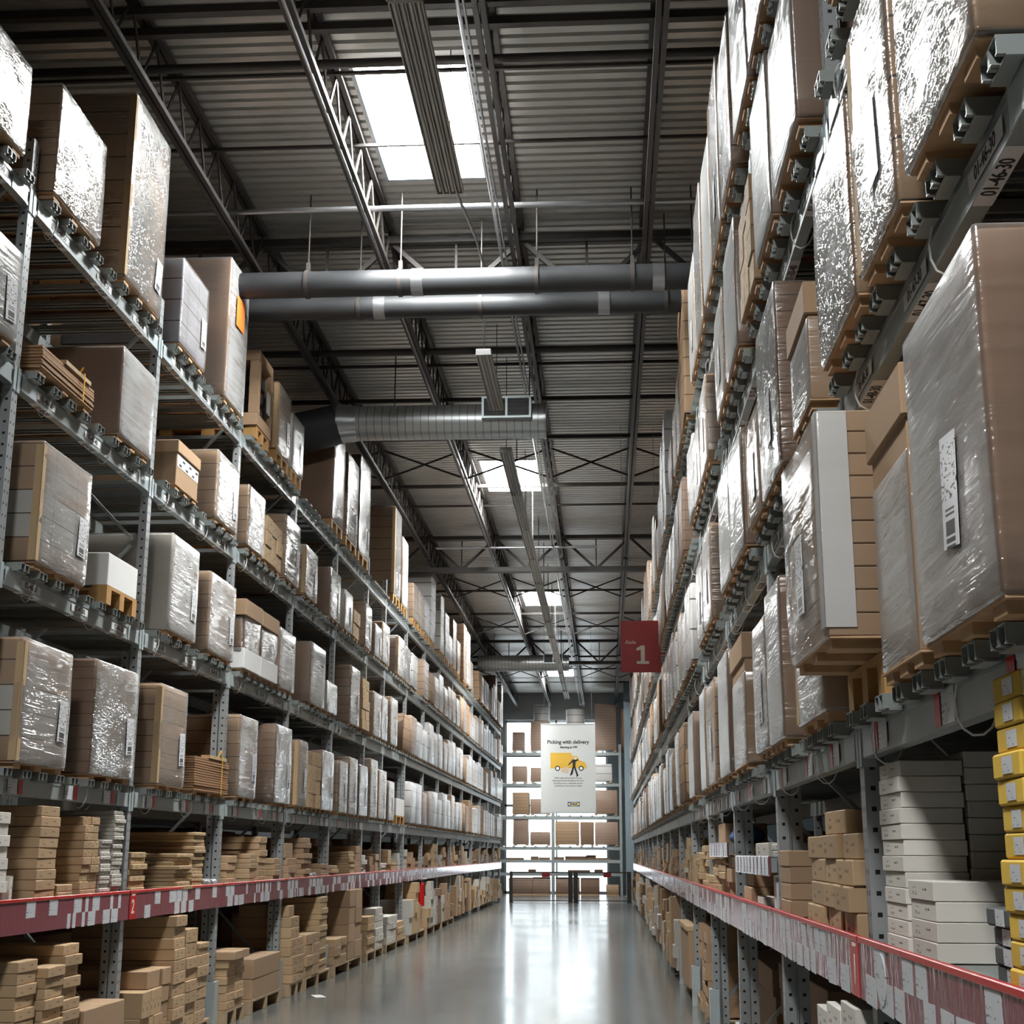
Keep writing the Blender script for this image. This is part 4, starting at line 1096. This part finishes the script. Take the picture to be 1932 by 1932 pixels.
stack(1, 7.70, 8.12, SH, 0.34, 4, 'card', 0.45, 'the neat four-carton stack on right shelf', xf=0.96, jit=0.004)
for n_, (a, b, hh, nn, m_, dsc) in enumerate(((8.42, 8.56, 0.2, 1, 'white_plain', 'upright beside the birdhouse'), (9.15, 9.5, 0.06, 1, 'white_card', 'low beyond the birdhouse'), (9.6, 10.2, 0.22, 2, 'card', 'the stack beyond the birdhouse'), (11.15, 11.6, 0.32, 3, 'card', 'the fourth bay near stack'), (11.7, 12.4, 0.24, 4, 'card_tan', 'the fourth bay ragged pile'), (12.5, 13.5, 0.34, 5, 'card_tan', 'the fourth bay far pile'), (13.95, 14.8, 0.4, 6, 'card_tan', 'the fifth bay near pile'), (14.9, 15.7, 0.34, 5, 'card_tan', 'the fifth bay far pile'))):
    stack(1, a, b, SH, hh, nn, m_, 0.5, dsc + ('' if nn == 1 else ' on right shelf'), xf=0.97, jit=0.03 if nn > 1 else 0.005)
# small intermediate shelves with their own label rails
for lab, y0, y1, z0 in (('small raised shelf with label rail over the birdhouse', 8.33, 10.4, 1.60), ('small raised shelf with label rail, fourth right bay', 11.1, 13.0, 1.70)):
    s_ = thing('small_shelf', lab, 'shelf', (0.97, y0, z0))
    part('shelf_panel', MB().box(0.0, 0.5, 0, y1 - y0, -0.02, 0.0), 'bar', s_)
    part('label_rail', MB().box(-0.05, -0.04, 0, y1 - y0, -0.10, 0.012), 'rail', s_)
    yy = 0.03
    while yy < y1 - y0 - 0.13:
        put('price_tag', TAGS[1], s_, (-0.0515, yy + 0.07, -0.045), PI)
        yy += R.uniform(0.17, 0.24)
    part('bracket', MB().box(-0.04, 0.0, 0.02, 0.05, -0.08, 0).box(-0.04, 0, y1 - y0 - 0.05, y1 - y0 - 0.02, -0.08, 0), 'steel', s_)
stack(1, 8.45, 8.85, 1.602, 0.08, 2, 'pale_card', 0.3, 'the near pair on the raised shelf', xf=0.99)
stack(1, 8.95, 9.7, 1.602, 0.09, 1, 'pale_card', 0.3, 'lying on the raised shelf', xf=0.99, jit=0.004)
tag(part('blue_bag', MB().soft(0.22, 0.4, 0.16, 0, 6, 0.01, 0.08, 0.05, 4, fr=7, taper=0.3), 'navy', None, (1.1, 11.6, 1.702)), 'crumpled dark blue bag on the farther raised shelf', 'bag')
stack(1, 12.1, 12.8, 1.702, 0.17, 1, 'card', 0.35, 'with pale label on the farther raised shelf', xf=0.99, jit=0.004)
bh = thing('birdhouse', 'small wooden birdhouse on the right shelf', 'birdhouse', (1.12, 8.92, SH), PI)
part('house_body', MB().prism([(-0.07, 0.0), (0.07, 0.0), (0.07, 0.14), (0, 0.2), (-0.07, 0.14)], -0.06, 0.06), 'wood', bh, rz=PI / 2)
part('roof', MB().bar((0, 0, 0.205), (0.0, 0.10, 0.125), 0.17, 0.012).bar((0, 0, 0.205), (0.0, -0.10, 0.125), 0.17, 0.012), 'wood', bh)
part('entrance', MB().tube((0.058, 0, 0.13), (0.063, 0, 0.13), 0.022, 14), 'black', bh)
# right floor
for a, b, d in ((8.5, 10.9, 'the right third bay goods'), (13.9, 16.4, 'the open bins'), (16.7, 19.2, 'the tall right cartons')):
    floor_pallet(1, a, b, d)
for a, b, h_, n_, dsc in ((5.62, 5.98, 1.06, 11, 'the nearest white floor stack'), (6.0, 6.36, 1.02, 10, 'the second white floor stack'), (6.40, 6.76, 0.97, 9, 'the third white floor stack')):
    stack(1, a, b, 0.0, h_, n_, 'white_card', 0.3, dsc, xf=0.93, jit=0.015)
stack(1, 5.7, 8.1, 0.0, 0.85, 3, 'card_dark', 0.4, 'the dark low pile behind the right posts', xf=1.45, jit=0.004)
stack(1, 8.6, 10.8, FZ, 0.72, 4, 'card_dark', 0.5, 'the dark pile in right third bay', xf=1.25, jit=0.01)
stack(1, 11.2, 13.5, 0.0, 0.78, 4, 'card_dark', 0.5, 'the dark pile in right fourth bay', xf=1.25, jit=0.01)
bn = MB()
bn.box(-0.42, 0, -0.20, -0.194, 0, 0.16).box(-0.42, 0, 0.194, 0.20, 0, 0.16).box(-0.42, -0.414, -0.194, 0.194, 0, 0.16).box(-0.414, 0, -0.194, 0.194, 0, 0.006).box(-0.006, 0, -0.194, 0.194, 0.006, 0.095)
BIN = bn.mesh('open_bin', 'card')
for c in range(2):
    for q in range(5):
        tag(put('open_bin', BIN, None, (0.93 + R.uniform(-0.02, 0.02), 14.2 + c * 0.44, FZ + q * 0.163), PI), 'open-fronted brown carton bin, %s up, %s stack after the post' % (ORD[q + 1], ('near', 'far')[c]), 'bin', 'open carton bins on the right floor')
stack(1, 16.8, 18.4, FZ, 0.62, 1, 'card', 0.5, 'tall and plain, standing past the open bins', xf=0.92, jit=0.0)
stack(1, 16.8, 18.6, FZ + 0.622, 0.06, 1, 'card_tan', 0.5, 'lying on the tall plain carton', xf=0.90, jit=0.0)
# farther picking goods in the bays down the aisle
MS = ['card_print', 'card', 'card_tan', 'pale_card', 'card_dark']
dists = {(a, b): MB() for a in (-1, 1) for b in ('shelf', 'floor')}
for side in (-1, 1):
    P = PL if side < 0 else PR
    for i in range(len(P) - 1):
        for base, z0 in (('shelf', SH), ('floor', FZ)):
            y = P[i] + 0.1
            dist = dists[(side, base)]
            lim = 22.2 if base == 'shelf' else 26.6
            if side > 0:
                lim = 16.0 if base == 'shelf' else 19.2
            if P[i + 1] - 0.1 < lim:
                continue
            y = max(y, lim)
            if base == 'floor' and P[i] < 34 and P[i + 1] - y > 1.0:
                floor_pallet(side, y, P[i + 1] - 0.12, 'the %s rack goods, %s bay' % ('left' if side < 0 else 'right', ORD[i + 1]))
            c = 0
            while y < P[i + 1] - 0.4:
                w_ = R.uniform(0.28, 0.62)
                if y + w_ > P[i + 1] - 0.07:
                    break
                if side < 0 and base == 'floor' and y < 29.75 and y + w_ > 29.35:
                    y = 29.8
                    continue
                h = R.uniform(0.15, 0.52) if base == 'shelf' else R.uniform(0.3, 0.95)
                n_ = R.choice((2, 3, 4)) if base == 'shelf' else R.choice((2, 3, 4, 5))
                mm = R.choice(MS)
                fx = (-3.78 if base == 'shelf' else -3.64) if side < 0 else (0.975 if base == 'shelf' else 0.88)
                c += 1
                if NC[0] < 470 and y < 31:
                    stack(side, y, y + w_, z0, h, n_, mm, 0.6, 'the %s stack, %s rack %s, %s bay' % (ORD[c], 'left' if side < 0 else 'right', base, ORD[i + 1]), xf=fx, jit=0.02)
                else:
                    for q in range(n_):
                        dx = R.uniform(-0.03, 0.03)
                        a, b = (fx - 0.6 + dx, fx + dx) if side < 0 else (fx + dx, fx + 0.6 + dx)
                        dist.box(a, b, y, y + w_ - 0.01, z0 + q * h / n_ + 0.001, z0 + (q + 1) * h / n_ - 0.002, MS.index(mm))
                y += w_ + R.uniform(0.02, 0.3)
for (side, base), dist in dists.items():
    tag(part('distant_cartons', dist, MS, None), 'small distant cartons far down the aisle, %s rack %s' % ('left' if side < 0 else 'right', base), 'carton', kind='stuff')
fe = thing('fire_extinguisher', 'red fire extinguisher hung on a left rack post', 'fire extinguisher', (-3.76, 29.55, 0.58))
part('cylinder', MB().tube((0, 0, 0), (0, 0, 0.42), 0.075, 16).tube((0, 0, 0.42), (0, 0, 0.48), 0.075, 16, 0, 0.025), 'red', fe)
part('handle', MB().tube((0, 0, 0.48), (0, 0, 0.53), 0.025, 10).box(-0.02, 0.12, -0.012, 0.012, 0.53, 0.555), 'white_paper', fe)
part('hose', MB().tube((0.06, 0, 0.5), (0.09, 0, 0.2), 0.012, 8), 'black', fe)
# ================================================================== end of the aisle
CX = [-4.9, -2.15, 0.62]
CY = 58.9
for i, x in enumerate(CX):
    t = thing('upright_frame', 'grey upright frame of the end rack, %s of the three' % ('leftmost', 'middle', 'rightmost')[i], 'rack upright', (x, CY, 0), 0, 'end rack uprights')
    part('front_post', MB().box(-0.05, 0.05, -0.03, 0.03, 0, 6.0), 'steel', t)
    part('rear_post', MB().box(-0.05, 0.05, 0.97, 1.03, 0, 6.0), 'steel', t)
    bm = MB()
    for q in range(6):
        bm.bar((0, 0.03, 0.3 + q * 0.95), (0, 0.97, 1.2 + q * 0.95), 0.03, 0.03)
    part('brace', bm, 'steel', t)
EL = [(0.82, 'picking'), (1.33, 'small goods'), (1.84, 'lowest pallet'), (3.06, 'second pallet'), (4.36, 'third pallet'), (5.62, 'top pallet')]
for i in range(2):
    for z, nm in EL:
        t = thing('rack_shelf', 'end rack shelf, %s bay, %s level' % (('left', 'right')[i], nm), 'rack shelf', ((CX[i] + CX[i + 1]) / 2, CY, z), 0, 'end rack shelves')
        a = (CX[i + 1] - CX[i]) / 2 - 0.05
        part('front_beam', MB().box(-a, a, -0.03, 0.03, -0.07, 0.05), 'steel', t)
        part('rear_beam', MB().box(-a, a, 0.97, 1.03, -0.07, 0.05), 'steel', t)
        if nm in ('picking', 'small goods'):
            part('shelf_panel', MB().box(-a, a, 0.03, 0.97, 0.02, 0.04), 'bar', t)
        else:
            bb = MB()
            for q in range(6):
                xx = -a + 0.2 + q * (2 * a - 0.4) / 5
                bb.box(xx - 0.04, xx + 0.04, -0.05, 1.03, 0.052, 0.088)
            part('support_bar', bb, 'bar', t)
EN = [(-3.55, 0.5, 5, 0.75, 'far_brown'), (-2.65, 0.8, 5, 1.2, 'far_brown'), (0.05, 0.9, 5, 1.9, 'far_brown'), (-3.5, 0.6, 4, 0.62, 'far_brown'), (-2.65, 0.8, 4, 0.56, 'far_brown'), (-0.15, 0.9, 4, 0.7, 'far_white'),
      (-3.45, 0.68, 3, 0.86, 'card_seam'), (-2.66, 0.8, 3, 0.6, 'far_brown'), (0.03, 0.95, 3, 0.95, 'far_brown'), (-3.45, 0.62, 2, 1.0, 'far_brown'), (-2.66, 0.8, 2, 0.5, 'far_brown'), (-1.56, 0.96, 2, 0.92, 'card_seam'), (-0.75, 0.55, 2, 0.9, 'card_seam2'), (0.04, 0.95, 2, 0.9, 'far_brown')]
ELN = {5: 'top', 4: 'third', 3: 'second', 2: 'lowest'}
cnt = {}
for x, w_, l, h, m_ in EN:
    cnt[l] = cnt.get(l, 0) + 1
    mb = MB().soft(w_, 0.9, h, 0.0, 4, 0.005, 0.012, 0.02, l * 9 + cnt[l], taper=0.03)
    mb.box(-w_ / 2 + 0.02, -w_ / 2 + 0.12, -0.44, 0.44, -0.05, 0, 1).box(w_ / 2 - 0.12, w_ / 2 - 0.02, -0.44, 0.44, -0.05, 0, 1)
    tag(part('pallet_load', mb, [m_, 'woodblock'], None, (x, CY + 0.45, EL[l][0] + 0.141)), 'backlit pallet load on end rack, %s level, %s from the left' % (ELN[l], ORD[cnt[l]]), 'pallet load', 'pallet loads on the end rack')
# tall film-wrapped rolls and white drum on the very top
for i, (x, w_, z0, h, m_, nm, lb) in enumerate([(-2.6, 0.72, 6.972, 0.68, 'far_white', 'wrapped_bundle', 'pale wrapped bundle on top of the end rack load'), (-1.2, 0.8, 5.709, 1.75, 'far_white', 'wrapped_drum', 'white banded drum-shaped load above the banner'), (0.88, 0.5, 5.709, 1.75, 'far_brown', 'wrapped_bundle', 'tall wrapped roll bundle at the right end, top level')]):
    tag(part(nm, MB().tube((0, 0, 0), (0, 0, h), w_ / 2 * (0.92 if i != 2 else 1), 18, 0, w_ / 2), m_, None, (x, CY + 0.45, z0)), lb, 'load')
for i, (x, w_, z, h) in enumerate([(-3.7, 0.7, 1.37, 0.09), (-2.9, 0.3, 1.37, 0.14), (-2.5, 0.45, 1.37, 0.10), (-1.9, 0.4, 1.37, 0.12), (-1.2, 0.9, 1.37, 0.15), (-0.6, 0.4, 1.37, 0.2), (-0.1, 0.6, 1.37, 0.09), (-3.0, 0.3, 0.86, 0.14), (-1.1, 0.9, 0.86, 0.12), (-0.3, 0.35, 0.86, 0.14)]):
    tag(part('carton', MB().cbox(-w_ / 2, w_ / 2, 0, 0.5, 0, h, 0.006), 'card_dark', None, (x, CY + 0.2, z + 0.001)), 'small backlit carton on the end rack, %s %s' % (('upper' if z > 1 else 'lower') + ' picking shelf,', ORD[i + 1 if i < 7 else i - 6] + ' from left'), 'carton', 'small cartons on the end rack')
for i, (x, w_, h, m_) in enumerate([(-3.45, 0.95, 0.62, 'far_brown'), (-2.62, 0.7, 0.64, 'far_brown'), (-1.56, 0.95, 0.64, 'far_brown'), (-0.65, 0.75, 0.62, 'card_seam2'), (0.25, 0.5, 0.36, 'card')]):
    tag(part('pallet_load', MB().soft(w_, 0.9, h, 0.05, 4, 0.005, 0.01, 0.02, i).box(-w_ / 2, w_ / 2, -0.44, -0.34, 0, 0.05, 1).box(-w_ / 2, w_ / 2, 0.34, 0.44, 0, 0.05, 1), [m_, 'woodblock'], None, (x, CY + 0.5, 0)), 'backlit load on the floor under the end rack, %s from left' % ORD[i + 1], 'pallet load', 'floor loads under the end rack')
tag(part('steel_column', MB().box(-0.16, 0.16, -0.16, -0.13, 0, ROOF).box(-0.16, 0.16, 0.13, 0.16, 0, ROOF).box(-0.012, 0.012, -0.13, 0.13, 0, ROOF).box(-0.22, 0.22, -0.22, 0.22, 0, 0.02), 'wall_blue', None, (0.95, 57.6, 0)), 'tall blue-grey steel column at the right end', 'column')
# mesh safety fence
fence = [(-3.25, -1.22), (-1.04, 0.78)]
for i, (a, b) in enumerate(fence):
    t = thing('mesh_fence', ('left', 'right')[i] + ' low steel mesh barrier across the aisle end', 'fence', (a, 50.0, 0), 0, 'mesh barriers')
    L_ = b - a
    part('rail', MB().box(0, L_, -0.02, 0.02, 0.98, 1.02).box(0, L_, -0.02, 0.02, 0.05, 0.08), 'dark_steel', t)
    for xx, ww in ((0, 0.05), (L_, 0.075)) if i == 0 else ((0, 0.075), (L_, 0.075)):
        part('fence_post', MB().box(xx - ww, xx + ww, -0.05, 0.05, 0, 1.03).box(xx - ww - 0.03, xx + ww + 0.03, -0.09, 0.09, 0, 0.015), 'dark_steel', t)
    ms = MB()
    q = 0.07
    while q < L_:
        ms.box(q - 0.003, q + 0.003, -0.003, 0.003, 0.08, 0.98)
        q += 0.07
    for q in range(12):
        ms.box(0, L_, -0.003, 0.003, 0.12 + q * 0.075, 0.126 + q * 0.075)
    part('wire_mesh', ms, 'dark_steel', t)
    part('warning_plate', MB().box(L_ * 0.52, L_ * 0.52 + 0.27, -0.03, -0.022, 0.84, 0.99), 'red_sign', t)
# ================================================================== signs
bn = thing('hanging_banner', 'tall white hanging banner with yellow truck picture', 'banner', (-1.07, 42.0, 2.78))
BW, BH = 1.60, 2.56
part('cloth', MB().box(-BW / 2, BW / 2, 0, 0.006, 0, BH), 'clothprint', bn)
part('top_rail', MB().box(-BW / 2 - 0.01, BW / 2 + 0.01, -0.015, 0.02, BH - 0.02, BH + 0.015), 'steel_light', bn)
part('bottom_rail', MB().box(-BW / 2 - 0.01, BW / 2 + 0.01, -0.015, 0.02, -0.015, 0.02), 'steel_light', bn)
part('hanging_wire', MB().tube((-0.7, 0, BH), (-0.7, 0, 5.57), 0.004, 5).tube((0.7, 0, BH), (0.7, 0, 5.57), 0.004, 5), 'pipe', bn)
FR = (PI / 2, 0, 0)
text('title_text', 'Picking with delivery', 0.148, bn, (0, -0.004, 2.03), FR, 'black', bold=0.004)
text('subtitle_text', 'Starting at $99', 0.085, bn, (0.02, -0.004, 1.88), FR, 'black', bold=0.003)
for q, s_ in enumerate(("We'll collect the products for you", 'following the lists throughout the store', 'and deliver by an unbeatable service', 'everything to your home or office')):
    text('paragraph_text', s_, 0.058, bn, (0, -0.004, 0.99 - q * 0.075), FR, 'dark_steel', bold=0.0005)
tr = part('truck_picture', MB().prism([(-0.52, 1.30), (0.10, 1.30), (0.10, 1.72), (-0.52, 1.72)], -0.004, -0.002).prism([(0.10, 1.27), (0.52, 1.27), (0.54, 1.34), (0.50, 1.44), (0.34, 1.50), (0.26, 1.62), (0.10, 1.64)], -0.004, -0.002)
          .prism([(-0.52, 1.27), (0.10, 1.27), (0.10, 1.305), (-0.52, 1.305)], -0.004, -0.002), 'truck', bn)
part('picture_wheel', MB().tube((-0.31, -0.006, 1.27), (-0.31, -0.003, 1.27), 0.075, 20).tube((0.38, -0.006, 1.27), (0.38, -0.003, 1.27), 0.075, 20), 'black', tr)
part('picture_hub', MB().tube((-0.31, -0.008, 1.27), (-0.31, -0.006, 1.27), 0.045, 16).tube((0.38, -0.008, 1.27), (0.38, -0.006, 1.27), 0.045, 16).prism([(0.17, 1.50), (0.26, 1.50), (0.24, 1.59), (0.17, 1.60)], -0.006, -0.004), 'white_paper', tr)
part('picture_box', MB().prism([(-0.22, 1.17), (0.0, 1.12), (0.03, 1.30), (-0.1, 1.31), (-0.2, 1.25)], -0.007, -0.005), 'skin', tr)
part('picture_person', MB().prism([(0.13, 1.30), (0.21, 1.30), (0.22, 1.52), (0.13, 1.53)], -0.010, -0.008).prism([(0.13, 1.32), (0.18, 1.32), (0.13, 1.10), (0.05, 1.05), (0.06, 1.10)], -0.010, -0.008).prism([(0.16, 1.32), (0.21, 1.32), (0.30, 1.06), (0.24, 1.02), (0.24, 1.08)], -0.010, -0.008).prism([(0.13, 1.52), (0.14, 1.46), (0.02, 1.36), (0.0, 1.38)], -0.010, -0.008).prism([(0.2, 1.52), (0.21, 1.46), (0.3, 1.5), (0.29, 1.54)], -0.010, -0.008), 'black', tr)
part('picture_head', MB().tube((0.18, -0.011, 1.57), (0.18, -0.009, 1.57), 0.042, 14), 'skin', tr)
lg = part('logo_plate', MB().box(-0.02, 0.33, -0.004, -0.001, 0.18, 0.31), 'logo_blue', bn)
el = MB()
el.v = [(0.155 + 0.165 * math.cos(2 * PI * i / 28), -0.006, 0.245 + 0.056 * math.sin(2 * PI * i / 28)) for i in range(28)]
el.f, el.m, el.sm = [list(range(28))], [0], [False]
part('logo_oval', el, 'logo_yellow', lg)
text('logo_text', 'IKEA', 0.105, lg, (0.155, -0.008, 0.245), FR, 'logo_blue', bold=0.005)
sg = thing('aisle_sign', 'dark red hanging sign reading Aisle 1', 'sign', (0.58, 22.0, 4.36))
part('sign_board', MB().cbox(-0.31, 0.31, -0.012, 0.012, 0, 0.81, 0.004), 'red_sign', sg)
text('aisle_word', 'Aisle', 0.085, sg, (-0.24, -0.0135, 0.47), FR, 'cream', 'LEFT')
part('aisle_number', MB().prism([(-0.065, 0.13), (0.125, 0.13), (0.125, 0.175), (0.062, 0.175), (0.062, 0.42), (0.01, 0.42), (-0.065, 0.375), (-0.065, 0.335), (0.0, 0.355), (0.0, 0.175), (-0.065, 0.175)], -0.0145, -0.0125), 'cream', sg)
part('hanging_wire', MB().tube((-0.26, 0, 0.81), (-0.26, 0, 3.99), 0.003, 5).tube((0.26, 0, 0.81), (0.26, 0, 3.99), 0.003, 5), 'pipe', sg)
sl = MB().box(-0.06, 0.06, 0, 0.3, 0, 0.0015)
tag(part('paper_scrap', sl, 'white_paper', None, (-3.3, 17.0, 0.0005), 0.4), 'white paper scrap on the floor by the left pallets', 'paper')
print('loads', NLOAD[0], 'far', NFAR, 'cartons', NC[0], 'objects', len(bpy.data.objects))
